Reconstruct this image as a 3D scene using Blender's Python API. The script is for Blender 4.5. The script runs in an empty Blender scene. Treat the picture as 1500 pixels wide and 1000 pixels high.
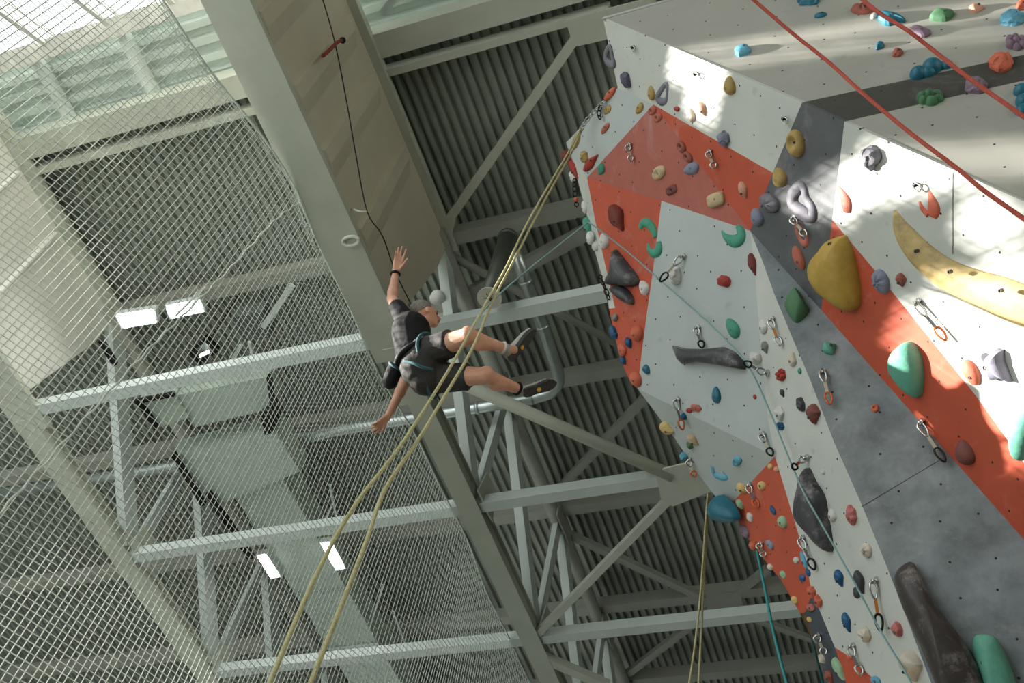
import bpy, bmesh, math, random
from mathutils import Vector, Matrix, noise
from mathutils.geometry import tessellate_polygon
R = random.Random(7)
sc = bpy.context.scene
COL = sc.collection
V3 = Vector
F = 1632.0
XC = V3((.93585816, .31927543, .14910633))      # camera right, in world axes
YC = V3((-.18075163, .79818857, -.57465107))    # camera down
ZC = V3((-.30248694, .51084069, .80470084))     # camera forward
H = 1.6                                         # eye height; everything is laid out from the eye, then lifted

# ------------------------------------------------------------------ placing helpers
def ray(x, y):
    return (XC * ((x - 750) / F) + YC * ((y - 500) / F) + ZC).normalized()
def P(x, y, t): return ray(x, y) * t
def J(x, y, c): return (XC * ((x - 750) / F) + YC * ((y - 500) / F) + ZC) * c
def pz(x, y, z): r = ray(x, y); return r * (z / r.z)
def pxx(x, y, X): r = ray(x, y); return r * (X / r.x)
def on(x, y, n, p): r = ray(x, y); return r * (n.dot(p) / n.dot(r))
def plane(a, b, c):
    n = (b - a).cross(c - a).normalized()
    return (-n if n.dot(a) > 0 else n)

# ------------------------------------------------------------------ materials
def lin(c):
    return tuple(((v / 255) / 12.92 if v / 255 <= .04045 else ((v / 255 + .055) / 1.055) ** 2.4) for v in c) + (1,)
MATS = {}
def mat(name, rgb, rough=.6, metal=0, var=.12, scale=6, bump=0, bscale=30, emit=0, spec=.4, kind=None, chalk=False, cdark=False):
    if name in MATS: return MATS[name]
    m = bpy.data.materials.new(name); m.use_nodes = True
    nt = m.node_tree; N = nt.nodes; L = nt.links
    b = N['Principled BSDF']
    b.inputs['Roughness'].default_value = rough; b.inputs['Metallic'].default_value = metal
    b.inputs['Specular IOR Level'].default_value = spec
    c = lin(rgb)
    tc = N.new('ShaderNodeTexCoord')
    no = N.new('ShaderNodeTexNoise'); no.inputs['Scale'].default_value = scale; no.inputs['Detail'].default_value = 6
    no.inputs['Roughness'].default_value = .65
    L.new(tc.outputs['Object'], no.inputs['Vector'])
    rp = N.new('ShaderNodeValToRGB'); rp.color_ramp.elements[0].position = .3; rp.color_ramp.elements[1].position = .72
    rp.color_ramp.elements[0].color = tuple(v * (1 - var) for v in c[:3]) + (1,)
    rp.color_ramp.elements[1].color = tuple(min(1, v * (1 + var)) for v in c[:3]) + (1,)
    L.new(no.outputs['Fac'], rp.inputs['Fac'])
    out = rp.outputs['Color']
    if chalk:
        nc = N.new('ShaderNodeTexNoise'); nc.inputs['Scale'].default_value = 5.5; nc.inputs['Detail'].default_value = 10; nc.inputs['Roughness'].default_value = .75
        L.new(tc.outputs['Object'], nc.inputs['Vector'])
        rc = N.new('ShaderNodeValToRGB'); rc.color_ramp.elements[0].position = .53; rc.color_ramp.elements[1].position = .7
        rc.color_ramp.elements[1].color = (.6,) * 3 + (1,)
        L.new(nc.outputs['Fac'], rc.inputs['Fac'])
        mc = N.new('ShaderNodeMix'); mc.data_type = 'RGBA'
        L.new(rc.outputs['Color'], mc.inputs[0]); L.new(out, mc.inputs[6]); mc.inputs[7].default_value = (.16, .14, .1, 1) if cdark else (.42, .38, .36, 1)
        out = mc.outputs[2]
    if kind:
        uv = tc.outputs['UV']
        # chalk smears
        n2 = N.new('ShaderNodeTexNoise'); n2.inputs['Scale'].default_value = 1.7; n2.inputs['Detail'].default_value = 8; n2.inputs['Roughness'].default_value = .7
        n2.inputs['Distortion'].default_value = .6
        L.new(uv, n2.inputs['Vector'])
        r2 = N.new('ShaderNodeValToRGB'); r2.color_ramp.elements[0].position = .55; r2.color_ramp.elements[1].position = .8
        r2.color_ramp.elements[1].color = (kind[0],) * 3 + (1,)
        L.new(n2.outputs['Fac'], r2.inputs['Fac'])
        mx = N.new('ShaderNodeMix'); mx.data_type = 'RGBA'
        L.new(r2.outputs['Color'], mx.inputs[0]); L.new(out, mx.inputs[6]); mx.inputs[7].default_value = (.62, .62, .6, 1)
        # small rubber scuffs
        n3 = N.new('ShaderNodeTexNoise'); n3.inputs['Scale'].default_value = 9; n3.inputs['Detail'].default_value = 5
        L.new(uv, n3.inputs['Vector'])
        r3 = N.new('ShaderNodeValToRGB'); r3.color_ramp.elements[0].position = .64; r3.color_ramp.elements[1].position = .74
        r3.color_ramp.elements[1].color = (.35,) * 3 + (1,)
        L.new(n3.outputs['Fac'], r3.inputs['Fac'])
        m3 = N.new('ShaderNodeMix'); m3.data_type = 'RGBA'
        L.new(r3.outputs['Color'], m3.inputs[0]); L.new(mx.outputs[2], m3.inputs[6]); m3.inputs[7].default_value = tuple(v * kind[2] for v in c[:3]) + (1,)
        # bolt holes
        vo = N.new('ShaderNodeTexVoronoi'); vo.voronoi_dimensions = '2D'; vo.inputs['Scale'].default_value = kind[1]; vo.inputs['Randomness'].default_value = .35
        L.new(uv, vo.inputs['Vector'])
        lt = N.new('ShaderNodeMath'); lt.operation = 'LESS_THAN'; lt.inputs[1].default_value = .008 * kind[1]
        L.new(vo.outputs['Distance'], lt.inputs[0])
        m4 = N.new('ShaderNodeMix'); m4.data_type = 'RGBA'
        L.new(lt.outputs[0], m4.inputs[0]); L.new(m3.outputs[2], m4.inputs[6]); m4.inputs[7].default_value = (.012, .012, .012, 1)
        out = m4.outputs[2]
    L.new(out, b.inputs['Base Color'])
    if bump:
        nb = N.new('ShaderNodeTexNoise'); nb.inputs['Scale'].default_value = bscale; nb.inputs['Detail'].default_value = 4
        L.new(tc.outputs['Object'], nb.inputs['Vector'])
        bp = N.new('ShaderNodeBump'); bp.inputs['Strength'].default_value = bump; bp.inputs['Distance'].default_value = .01
        L.new(nb.outputs['Fac'], bp.inputs['Height']); L.new(bp.outputs[0], b.inputs['Normal'])
    if emit:
        b.inputs['Emission Color'].default_value = (1, .99, .96, 1); b.inputs['Emission Strength'].default_value = emit
    MATS[name] = m
    return m
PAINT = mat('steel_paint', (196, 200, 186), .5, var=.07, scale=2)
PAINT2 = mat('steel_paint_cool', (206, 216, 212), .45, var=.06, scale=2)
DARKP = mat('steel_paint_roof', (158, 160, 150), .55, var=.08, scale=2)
DECK = mat('galvanised_deck', (154, 160, 150), .5, .1, var=.12, scale=3)
DECK2 = mat('pale_deck', (206, 218, 212), .5, .1, var=.08, scale=3)
WEB = mat('girder_board', (206, 197, 178), .8, var=.06, scale=1.2)
WEBW = mat('white_board', (240, 240, 232), .7, var=.05, scale=1.2)
WHITE = mat('wall_white', (197, 200, 193), .55, var=.05, scale=2, kind=(.35, 4.0, .55))
LGREY = mat('wall_pale_grey', (180, 188, 186), .55, var=.06, scale=2, kind=(.3, 4.0, .6))
WARMG = mat('wall_warm_grey', (166, 165, 157), .3, var=.05, scale=2, kind=(.25, 3.6, .6), spec=.5)
ORANGE = mat('wall_orange', (190, 84, 58), .5, var=.1, scale=3, kind=(.45, 4.2, .6))
PINKO = mat('wall_faded_orange', (176, 100, 88), .5, var=.1, scale=3, kind=(.45, 4.2, .7))
GREY = mat('wall_charcoal', (92, 95, 97), .6, var=.16, scale=4, kind=(.35, 4.2, .5))
MARB = mat('wall_marbled_grey', (132, 141, 144), .6, var=.38, scale=3.6, kind=(.65, 3.9, .6))
DKGREY = mat('wall_dark', (70, 76, 84), .6, var=.15, scale=4, kind=(.3, 4.2, .5))
TDARK = mat('wall_top_dark', (74, 72, 68), .35, var=.15, scale=4, kind=(.3, 3.6, .5))
PLY = mat('plywood_back', (150, 128, 96), .8, var=.15, scale=4)
GALV = mat('galvanised_pipe', (190, 200, 198), .3, .75, var=.1, scale=5)
STEEL = mat('bright_steel', (200, 200, 196), .25, .9, var=.05)
BLKM = mat('black_metal', (34, 34, 34), .35, .5)
ROPEY = mat('rope_yellow', (188, 182, 138), .8, var=.2, scale=60, bump=.6, bscale=160)
ROPER = mat('rope_red', (184, 84, 68), .8, var=.2, scale=60, bump=.6, bscale=160)
ROPET = mat('rope_teal', (140, 176, 176), .8, var=.15, scale=60, bump=.6, bscale=160)
ROPEB = mat('rope_bright_teal', (70, 160, 165), .8, var=.15, scale=60)
NET = mat('net_cord', (232, 240, 232), .7, var=.05, scale=3)
WIRE = mat('black_wire', (50, 48, 44), .6)
LENS = mat('lamp_lens', (250, 250, 245), .4, var=0, emit=26)
HOUS = mat('lamp_housing', (205, 214, 210), .4)
GLASS = None
FLOORM = mat('floor_rubber', (222, 220, 212), .7, var=.06, scale=1)
WALLM = mat('hall_cladding', (176, 180, 174), .7, var=.05, scale=1)
SKIN = mat('skin', (206, 156, 130), .5, var=.08, scale=14)
SHIRT = mat('black_cotton', (12, 12, 14), .9, var=.2, scale=20, bump=.4, bscale=25)
SHORTS = mat('charcoal_shorts', (54, 52, 50), .85, var=.15, scale=20, bump=.6, bscale=22)
HARN = mat('teal_webbing', (52, 92, 98), .8)
HAIR = mat('grey_hair', (132, 126, 116), .9, var=.3, scale=60, bump=1, bscale=120)
SHOEU = mat('shoe_mesh', (168, 166, 160), .8, var=.2, scale=40)
SOLE = mat('shoe_sole', (66, 64, 62), .8, var=.35, scale=50, bump=1, bscale=70)
YEL = mat('yellow_badge', (214, 170, 60), .5)
EYE = mat('eye_dark', (36, 26, 20), .3)

BOLTM = mat('bolt_steel', (96, 94, 90), .4, .6)
# ------------------------------------------------------------------ mesh builder
class MB:
    def __init__(s): s.v = []; s.f = []; s.sm = []
    def add(s, vs, fs, smooth=False):
        o = len(s.v); s.v += [V3(v) for v in vs]
        for f in fs: s.f.append([i + o for i in f]); s.sm.append(smooth)
        return s
    def box(s, a, b, w, h, up=V3((0, 0, 1)), off=0):
        a = V3(a); b = V3(b); d = (b - a).normalized()
        x = d.cross(up)
        if x.length < 1e-4: x = d.cross(V3((0, 1, 0)))
        x.normalize(); u = x.cross(d).normalized()
        q = []
        for p in (a, b):
            for sx, su in ((-1, -1), (1, -1), (1, 1), (-1, 1)):
                q.append(p + x * (sx * w / 2) + u * (su * h / 2 + off))
        return s.add(q, [(0, 1, 2, 3), (7, 6, 5, 4), (0, 4, 5, 1), (1, 5, 6, 2), (2, 6, 7, 3), (3, 7, 4, 0)])
    def channel(s, a, b, w, h, t=.02):
        """An open steel section: a web and two flanges, seen from below."""
        a = V3(a); b = V3(b); d = (b - a).normalized(); x = d.cross(V3((0, 0, 1))).normalized()
        s.box(a, b, w, t, off=-h / 2)
        s.box(a, b, w, t, off=h / 2)
        s.box(a + x * (w * .3), b + x * (w * .3), t, h)
        return s
    def prism(s, poly, d):
        """A planar polygon pushed along d."""
        n = len(poly); d = V3(d)
        vs = [V3(p) for p in poly] + [V3(p) + d for p in poly]
        fs = [tuple(range(n)), tuple(range(2 * n - 1, n - 1, -1))]
        fs += [(i, i + n, (i + 1) % n + n, (i + 1) % n) for i in range(n)]
        return s.add(vs, fs)
    def tube(s, path, r, n=8, closed=False, cap=True, flat=1, smooth=True):
        pts = [V3(p) for p in path]; m = len(pts)
        rs = r if isinstance(r, (list, tuple)) else [r] * m
        vs = []; last = None
        for i, p in enumerate(pts):
            if closed: d = pts[(i + 1) % m] - pts[i - 1]
            else: d = pts[min(i + 1, m - 1)] - pts[max(i - 1, 0)]
            d.normalize()
            if last is None:
                x = d.cross(V3((0, 0, 1)))
                if x.length < .1: x = d.cross(V3((1, 0, 0)))
            else: x = last - d * last.dot(d)
            x.normalize(); last = x; y = d.cross(x)
            for k in range(n):
                a = 2 * math.pi * k / n
                vs.append(p + x * (math.cos(a) * rs[i]) + y * (math.sin(a) * rs[i] * flat))
        fs = []
        for i in range(m if closed else m - 1):
            j = (i + 1) % m
            for k in range(n):
                fs.append((i * n + k, i * n + (k + 1) % n, j * n + (k + 1) % n, j * n + k))
        if cap and not closed:
            fs.append(tuple(range(n - 1, -1, -1))); fs.append(tuple((m - 1) * n + k for k in range(n)))
        return s.add(vs, fs, smooth)
    def ball(s, c, rx, ry=None, rz=None, ax=None, seg=14, rings=8):
        ry = ry or rx; rz = rz or rx
        M = ax or Matrix.Identity(3)
        vs = []; fs = []
        for i in range(1, rings):
            ph = math.pi * i / rings
            for k in range(seg):
                a = 2 * math.pi * k / seg
                vs.append(V3(c) + M @ V3((rx * math.sin(ph) * math.cos(a), ry * math.sin(ph) * math.sin(a), rz * math.cos(ph))))
        top = len(vs); vs.append(V3(c) + M @ V3((0, 0, rz))); vs.append(V3(c) + M @ V3((0, 0, -rz)))
        for i in range(rings - 2):
            for k in range(seg):
                fs.append((i * seg + k, (i + 1) * seg + k, (i + 1) * seg + (k + 1) % seg, i * seg + (k + 1) % seg))
        for k in range(seg):
            fs.append((top, k, (k + 1) % seg)); fs.append((top + 1, (rings - 2) * seg + (k + 1) % seg, (rings - 2) * seg + k))
        return s.add(vs, fs, True)
    def cone(s, a, ra, b, rb):
        """A limb piece: round at both ends, tapering between."""
        a = V3(a); b = V3(b)
        s.ball(a, ra); s.ball(b, rb)
        n = 5
        s.tube([a.lerp(b, i / n) for i in range(n + 1)], [ra + (rb - ra) * i / n for i in range(n + 1)], 14)
        return s
    def build(s, name, m, parent=None, origin=None, smooth=None):
        me = bpy.data.meshes.new(name)
        o = origin if origin is not None else V3((0, 0, 0))
        me.from_pydata([tuple(v - o) for v in s.v], [], s.f)
        for p, q in zip(me.polygons, s.sm): p.use_smooth = q if smooth is None else smooth
        me.materials.append(m); me.update()
        ob = bpy.data.objects.new(name, me); COL.objects.link(ob)
        if parent is not None: ob.parent = parent; ob.location = o - V3(parent.location)
        else: ob.location = o
        return ob
def tag(o, label, cat, group=None, kind=None):
    if label: o['label'] = label
    if cat: o['category'] = cat
    if group: o['group'] = group
    if kind: o['kind'] = kind
    return o
def empty(name, loc, label, cat, group=None):
    o = bpy.data.objects.new(name, None); COL.objects.link(o); o.location = loc; o.empty_display_size = .1
    return tag(o, label, cat, group, 'thing')
def struct(name, mb, m):
    o = mb.build(name, m); o['kind'] = 'structure'; return o
def smoothp(pts, k=6, closed=False):
    pts = [V3(p) for p in pts]; n = len(pts); out = []
    rng = range(n if closed else n - 1)
    for i in rng:
        if closed: a, b, c, d = pts[i - 1], pts[i], pts[(i + 1) % n], pts[(i + 2) % n]
        else: a, b, c, d = pts[max(i - 1, 0)], pts[i], pts[i + 1], pts[min(i + 2, n - 1)]
        for j in range(k):
            t = j / k
            out.append(.5 * ((2 * b) + (c - a) * t + (2 * a - 5 * b + 4 * c - d) * t * t + (3 * b - a - 3 * c + d) * t ** 3))
    if not closed: out.append(pts[-1])
    return out

# ------------------------------------------------------------------ camera
cam = bpy.data.cameras.new('camera'); co = bpy.data.objects.new('camera', cam); COL.objects.link(co)
cam.sensor_fit = 'HORIZONTAL'; cam.sensor_width = 36; cam.lens = 36 * F / 1500; cam.clip_end = 200
Mx = Matrix((XC, -YC, -ZC)).transposed().to_4x4(); co.matrix_world = Mx
sc.camera = co

# ------------------------------------------------------------------ the hall
ZL, ZU, ZD = 11.0, 13.6, 14.0
b = MB(); b.box((-12.75, -14, -H - .1), (-12.75, 26, -H - .1), 14.5, .2); struct('floor', b, FLOORM)
b = MB(); b.box((4, -14, -H - .1), (4, 26, -H - .1), 19, .2); struct('floor_bounce_cut', b, mat('bounce_cut_dark', (70, 72, 76), .85))  # unseen dark floor half, added to cut bounce light on the right
SUN = V3((-.95, -.2, .205)).normalized()          # towards the sun, low, through openings cut for it in the side wall
XW = -19.0
def toward(p):                                   # where the sunbeam reaching p crosses the side wall
    k = (XW - p.x) / SUN.x; q = p + SUN * k; return (q.y, q.z)
BEAMS = []                                       # filled below once the climbing wall stands

def deck(name, x0, x1, y0, y1, z, per, dep, along, m):
    b = MB()
    u0, u1 = (x0, x1) if along == 'y' else (y0, y1)
    n = int((u1 - u0) / per); prof = []
    for i in range(n):
        u = u0 + i * per
        prof += [(u, z), (u + per * .42, z), (u + per * .54, z + dep), (u + per * .88, z + dep)]
    prof.append((u0 + n * per, z))
    vs = []
    for u, zz in prof:
        if along == 'y': vs += [(u, y0, zz), (u, y1, zz)]
        else: vs += [(x0, u, zz), (x1, u, zz)]
    b.add(vs, [(2 * i, 2 * i + 1, 2 * i + 3, 2 * i + 2) for i in range(len(prof) - 1)])
    b.box(((x0 + x1) / 2, y0, z + dep + .16), ((x0 + x1) / 2, y1, z + dep + .16), x1 - x0, .2)
    return struct(name, b, m)
deck('ceiling', -19.2, 12, 3.98, 24, ZD, .142, .07, 'y', DECK)
deck('ceiling_strip', -19.2, 12, 2.66, 3.75, 14.12, .24, .1, 'x', DECK2)
b = MB(); b.box((3.3, -9, 14.4), (3.3, 2.66, 14.4), 17.4, .2); struct('ceiling_rear', b, WALLM)
b = MB(); b.box((12, -9, 6), (12, 24, 6), .2, 17); struct('wall_right', b, WALLM)
b = MB(); b.box((-19, 24, 6), (12, 24, 6), .2, 17); struct('wall_front', b, WALLM)
b = MB(); b.box((4, -9, 6), (4, -9, 17 + 0), 17, .2, up=V3((0, 1, 0)))
b = MB(); b.prism([V3((-5, -9, -H)), V3((12, -9, -H)), V3((12, -9, 14.3)), V3((-5, -9, 14.3))], (0, -.2, 0)); struct('wall_back_blocker', b, WALLM)  # unseen part-width wall, added to darken the climbing wall side
# rooflight: a leaning band of panes
e0 = pz(72, 66, 13.9); e1 = pxx(0, 15, e0.x); lean = (e1 - e0); lean.normalize()
LL = 2.6
g = MB(); xs = [e0.x + (pz(163, 37, 13.9).x - e0.x) * k for k in range(-3, 4)]
y0_, z0_ = e0.y, 13.9
def sk(x, s): return V3((x, y0_, z0_)) + V3((0, lean.y, lean.z)) * s
fr = MB()
fr.box((xs[0], y0_ + .02, 13.88), (xs[-1], y0_ + .02, 13.88), .26, .12)
fr.box(sk(xs[0], LL), sk(xs[-1], LL), .15, .15)
for x in xs:
    fr.box(sk(x, 0), sk(x, LL), .075, .1)
    fr.box(sk(x + .22, 0), sk(x + .22, LL), .02, .05)
win = struct('window_1', fr, mat('window_white', (226, 226, 220), .4))
gm = bpy.data.materials.new('window_glass'); gm.use_nodes = True
_n = gm.node_tree.nodes; _l = gm.node_tree.links; _n.remove(_n['Principled BSDF'])
_t = _n.new('ShaderNodeBsdfTransparent'); _t.inputs[0].default_value = (.95, .97, .97, 1)
_g = _n.new('ShaderNodeBsdfGlossy'); _g.inputs['Roughness'].default_value = .05
_m = _n.new('ShaderNodeMixShader'); _m.inputs[0].default_value = .06
_l.new(_t.outputs[0], _m.inputs[1]); _l.new(_g.outputs[0], _m.inputs[2]); _l.new(_m.outputs[0], _n['Material Output'].inputs[0])
for i in range(len(xs) - 1):
    q = MB(); q.add([sk(xs[i] + .03, .05), sk(xs[i + 1] - .03, .05), sk(xs[i + 1] - .03, LL - .05), sk(xs[i] + .03, LL - .05)], [(0, 1, 2, 3)])
    po = q.build('pane', gm, win); po['kind'] = 'structure'

# ---- steelwork along the rooflight and across the hall
def beam(name, a, b_, w, h, label, m=PAINT, cat='steel beam', group=None, chan=False):
    mb = MB()
    if chan: mb.channel(a, b_, w, h)
    else: mb.box(a, b_, w, h)
    c = (V3(a) + V3(b_)) / 2
    return tag(mb.build(name, m, origin=c), label, cat, group, 'thing')
beam('eaves_beam', (-18.9, 3.79, 13.82), (11.9, 3.79, 13.82), .33, .42, 'broad pale steel beam running under the rooflight edge across the whole hall', PAINT)
beam('purlin', (-18.9, 4.16, 13.72), (-2.3, 4.16, 13.72), .1, .24, 'thin steel purlin just below the broad beam by the rooflight', PAINT)
for x, l in ((-11.85, 'short pale strut crossing the ribbed strip, farthest from the wide girder'), (-10.36, 'short pale strut crossing the ribbed strip under the rooflight, between two others'), (-8.9, 'short pale strut crossing the ribbed strip, nearest the wide girder'), (-2.4, 'short grey strut above the pale beam right of the wide girder')):
    beam('roof_strut', (x, 2.6, 14.0), (x, 3.75, 14.0), .13, .16, l, PAINT2, 'steel strut', 'struts crossing the ribbed strip')
ys = [6.6, 9.54, 12.3, 15.0]
nm = ['nearest', 'second', 'third', 'fourth']
for i, y in enumerate(ys[:3]):
    a = (-11.45, y, ZL + .06); c = (-1.2 + (0 if i else -1.4), y, ZL + .06)
    beam('tie_beam', a, c, .17, .17, ['pale square tie beam behind the falling climber, passing his waist', 'pale square tie beam crossing below the climber, ending at the large gusset', 'lowest pale square tie beam near the bottom edge, crossed by hanging yellow rope'][i], PAINT2, 'steel beam', 'tie beams at lower truss level')
for i, y in enumerate([6.73, 9.53, 12.15, 14.6, 16.65, 18.7]):
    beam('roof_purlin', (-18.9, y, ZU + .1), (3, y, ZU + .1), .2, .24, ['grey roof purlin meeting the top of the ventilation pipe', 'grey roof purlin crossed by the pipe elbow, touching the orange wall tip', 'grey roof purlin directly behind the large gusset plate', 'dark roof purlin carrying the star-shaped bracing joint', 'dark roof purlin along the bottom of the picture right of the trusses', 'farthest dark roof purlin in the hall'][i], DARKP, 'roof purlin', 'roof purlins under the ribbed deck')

# ---- trusses that grow out of the two solid girders
def truss(name, x, sgn, label, webm, wlabel):
    r = empty(name, V3((x, 0, ZL)), label, 'roof girder')
    fx0, fx1 = (x - .32, x + .2) if sgn > 0 else (x - .25, x + .3)
    b = MB(); b.box(((fx0 + fx1) / 2, -4, ZL), ((fx0 + fx1) / 2, 6.9, ZL), fx1 - fx0, .08)
    b.build('flange', PAINT, r)
    wx = x + .16 * sgn if sgn > 0 else x + .1
    e_t = V3((wx, 6.75, 13.3)); e_m = V3((wx, 6.75, 12.9)); e_b = V3((wx, 6.35, ZL))
    b = MB(); b.prism([V3((wx, -4, ZL)), e_b, e_m, e_t, V3((wx, 6.75, 13.55)), V3((wx, -4, 13.55))], (-.22, 0, 0))
    w = b.build('web', webm, r); w['label'] = wlabel
    for y in (-.4, 1.1, 2.35, 3.2, 4.0, 5.05):
        b = MB()
        if sgn > 0:
            d = .075
            b.prism([V3((wx, y, ZL + .04)), V3((wx + d, y + .03, ZL + .04)), V3((wx + d, y + .20, ZL + .04)), V3((wx, y + .42, ZL + .04))], (0, 0, 2.25))
        else:
            b.prism([V3((wx, y, ZL + .04)), V3((wx + .06, y + .03, ZL + .04)), V3((wx + .06, y + .06, ZL + .04)), V3((wx, y + .1, ZL + .04))], (0, 0, 2.4))
        b.build('stiffener', webm, r)
    b = MB(); b.box((x + .03, -4, 13.6), (x + .03, 6.9, 13.6), .5, .12); b.build('top_flange', PAINT, r)
    if sgn > 0:
        b = MB(); b.channel((x, 6.7, ZL + .06), (x, 20, ZL + .06), .3, .24)
    else:
        b = MB(); b.channel((x - .05, 6.7, ZL + .06), (x - .05, 20, ZL + .06), .36, .2)
    b.build('bottom_chord', PAINT, r)
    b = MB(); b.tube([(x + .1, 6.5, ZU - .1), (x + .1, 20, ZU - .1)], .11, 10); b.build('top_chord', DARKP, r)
    nodes = [6.6, 9.54, 12.3, 15.0, 17.7]
    for i, y in enumerate(nodes):
        b = MB()
        if i: b.box((x + .05, y, ZL), (x + .1, y, ZU), .19, .09, up=V3((1, 0, 0))); b.build('post', PAINT2, r)
        if i < 4:
            b = MB(); b.box((x + .08, y + .25, ZU - .1), (x + .05, nodes[i + 1] - .12, ZL + .15), .24 if sgn > 0 else .3, .14, up=V3((1, 0, 0))); b.build('diagonal', PAINT2, r)
        if i:
            b = MB(); b.prism([V3((x + .2, y - .3, ZL)), V3((x + .2, y + .3, ZL)), V3((x + .2, y + .18, ZL + .5)), V3((x + .2, y - .18, ZL + .5))], (.025, 0, 0)); b.build('gusset', PAINT, r)
            b = MB(); b.prism([V3((x + .2, y - .35, ZU - .3)), V3((x + .2, y + .35, ZU - .3)), V3((x + .2, y + .35, ZU + .05)), V3((x + .2, y - .35, ZU + .05))], (.025, 0, 0)); b.build('gusset', DARKP, r)
    return r
truss('roof_girder', -5.62, 1, 'wide steel girder above the climber that turns into an open truss', WEB, 'warm grey girder side with folded ribs')
truss('roof_girder', -11.35, -1, 'second roof girder behind the net with a white panelled side', WEBW, 'white panelled girder side')

# ---- bracing in the two levels
def brace(a, b_, w, label, up=False, round_=False, m=PAINT):
    mb = MB(); z = (ZU if up else ZL)
    if len(a) == 3: A, B = V3(a), V3(b_)
    else: A, B = V3((a[0], a[1], z)), V3((b_[0], b_[1], z))
    if round_: mb.tube([A, B], w / 2, 12)
    else: mb.box(A, B, w, w * .8)
    return tag(mb.build('steel_brace', m, origin=(A + B) / 2), label, 'steel brace', 'roof bracing', 'thing')
def bp(a, b_, w, label, up=False, round_=False, m=PAINT):
    z = ZU if up else ZL
    return brace(tuple(pz(*a, z)), tuple(pz(*b_, z)), w, label, up, round_, m)
bp((600, 527), (985, 697), .17, 'thick round grey brace from below the climber to the large gusset', round_=True)
bp((982, 728), (785, 930), .11, 'straight pale brace running down from the large gusset to the girder chord')
bp((795, 962), (890, 1003), .15, 'pale brace at the very bottom leaving the girder chord')
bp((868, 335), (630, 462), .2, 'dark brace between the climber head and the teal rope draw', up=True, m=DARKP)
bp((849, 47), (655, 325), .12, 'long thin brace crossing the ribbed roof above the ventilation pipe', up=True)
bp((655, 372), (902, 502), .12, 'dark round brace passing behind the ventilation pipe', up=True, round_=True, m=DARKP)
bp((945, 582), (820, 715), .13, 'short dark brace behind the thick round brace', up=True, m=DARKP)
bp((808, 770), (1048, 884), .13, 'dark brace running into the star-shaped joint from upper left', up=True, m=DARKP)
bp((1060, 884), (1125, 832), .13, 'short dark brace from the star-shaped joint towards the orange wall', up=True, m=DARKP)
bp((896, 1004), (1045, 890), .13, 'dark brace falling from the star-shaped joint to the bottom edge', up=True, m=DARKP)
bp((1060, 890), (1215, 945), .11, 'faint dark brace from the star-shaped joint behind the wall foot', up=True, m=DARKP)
bp((560, 20), (600, -30), .1, 'pale angled strut above the broad beam near the top edge', up=True, m=PAINT2)
def plate(name, pts, z, label, m=PAINT):
    mb = MB(); q = [pz(*p, z) for p in pts]; mb.prism(q, (0, 0, .03))
    return tag(mb.build(name, m, origin=q[0]), label, 'gusset plate', 'gusset plates', 'thing')
plate('gusset_plate', [(960, 690), (1000, 680), (1040, 676), (1050, 716), (1005, 734), (986, 742), (968, 730)], ZL - .05, 'large grey gusset plate where several beams meet beside the wall')
plate('gusset_plate', [(828, 30), (894, 12), (960, -5), (965, 40), (846, 68), (836, 55)], ZU - .05, 'wide gusset plate on the thin purlin behind the wall top corner')
plate('gusset_plate', [(640, 318), (668, 318), (662, 345), (648, 362), (636, 350)], ZU - .05, 'small gusset at the end of the girder side panel')
plate('gusset_plate', [(1034, 872), (1085, 868), (1088, 890), (1066, 900), (1036, 894)], ZU - .05, 'dark gusset plate at the star-shaped bracing joint', DARKP)

# ---- services
def pipe_pts(l, z): return [pz(x, y, z) for x, y in l]
pp = pipe_pts([(-40, 729), (250, 684), (500, 629), (700, 597), (780, 583)], 12.7) + smoothp(pipe_pts([(780, 583), (808, 574), (818, 556), (812, 530)], 12.7), 5)[1:] + pipe_pts([(795, 478), (770, 412), (755, 370)], 12.7)
r = empty('spiral_duct_pipe', pp[3], 'shiny galvanised round pipe bending behind the climber shoe', 'ventilation pipe')
b = MB(); b.tube(pp, .09, 14); b.build('pipe', GALV, r)
for q in (pp[3], pp[4], pp[-3], pp[-2]):
    d = (pp[-2] - pp[-3]).normalized() if q in (pp[-3], pp[-2]) else (pp[3] - pp[2]).normalized()
    b = MB(); b.tube([q - d * .03, q + d * .03], .1, 14); b.build('pipe_collar', GALV, r)
q = pz(717, 437, 10.8)
r = empty('vent_pipe', q, 'dark vertical vent pipe with a round pale end disc', 'vent pipe')
b = MB(); b.tube([q + V3((0, 0, .09)), q + V3((0, 0, 1.45))], .115, 20); b.tube([q + V3((0, 0, 1.4)), q + V3((0, 0, 1.45))], .13, 20); b.build('pipe', mat('dull_pipe', (92, 94, 88), .4, .4), r)
b = MB(); b.tube([q, q + V3((0, 0, .02))], .15, 28, smooth=False); b.build('end_disc', mat('disc_white', (196, 194, 180), .5), r)
for k in range(3):
    a = math.pi * k / 3 + .3; dv = V3((math.cos(a), math.sin(a), 0)) * .145
    b = MB(); b.tube([q + dv + V3((0, 0, .02)), q + V3((0, 0, -.012)), q - dv + V3((0, 0, .02))], .006, 5); b.build('disc_rib', WIRE, r)
q = pz(640, 438, 12.9)
r = empty('bell_lamp', q, 'small white bell-shaped lamp beside the climber head', 'lamp')
b = MB(); b.tube([q, q + V3((0, 0, .1)), q + V3((0, 0, .16))], [.11, .1, .03], 18); b.build('shade', mat('lamp_white', (225, 226, 220), .4), r)
b = MB(); b.tube([q + V3((0, 0, .16)), q + V3((0, 0, .85))], .012, 6); b.build('stem', BLKM, r)
q = pz(641, 468, 12.7)
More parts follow.
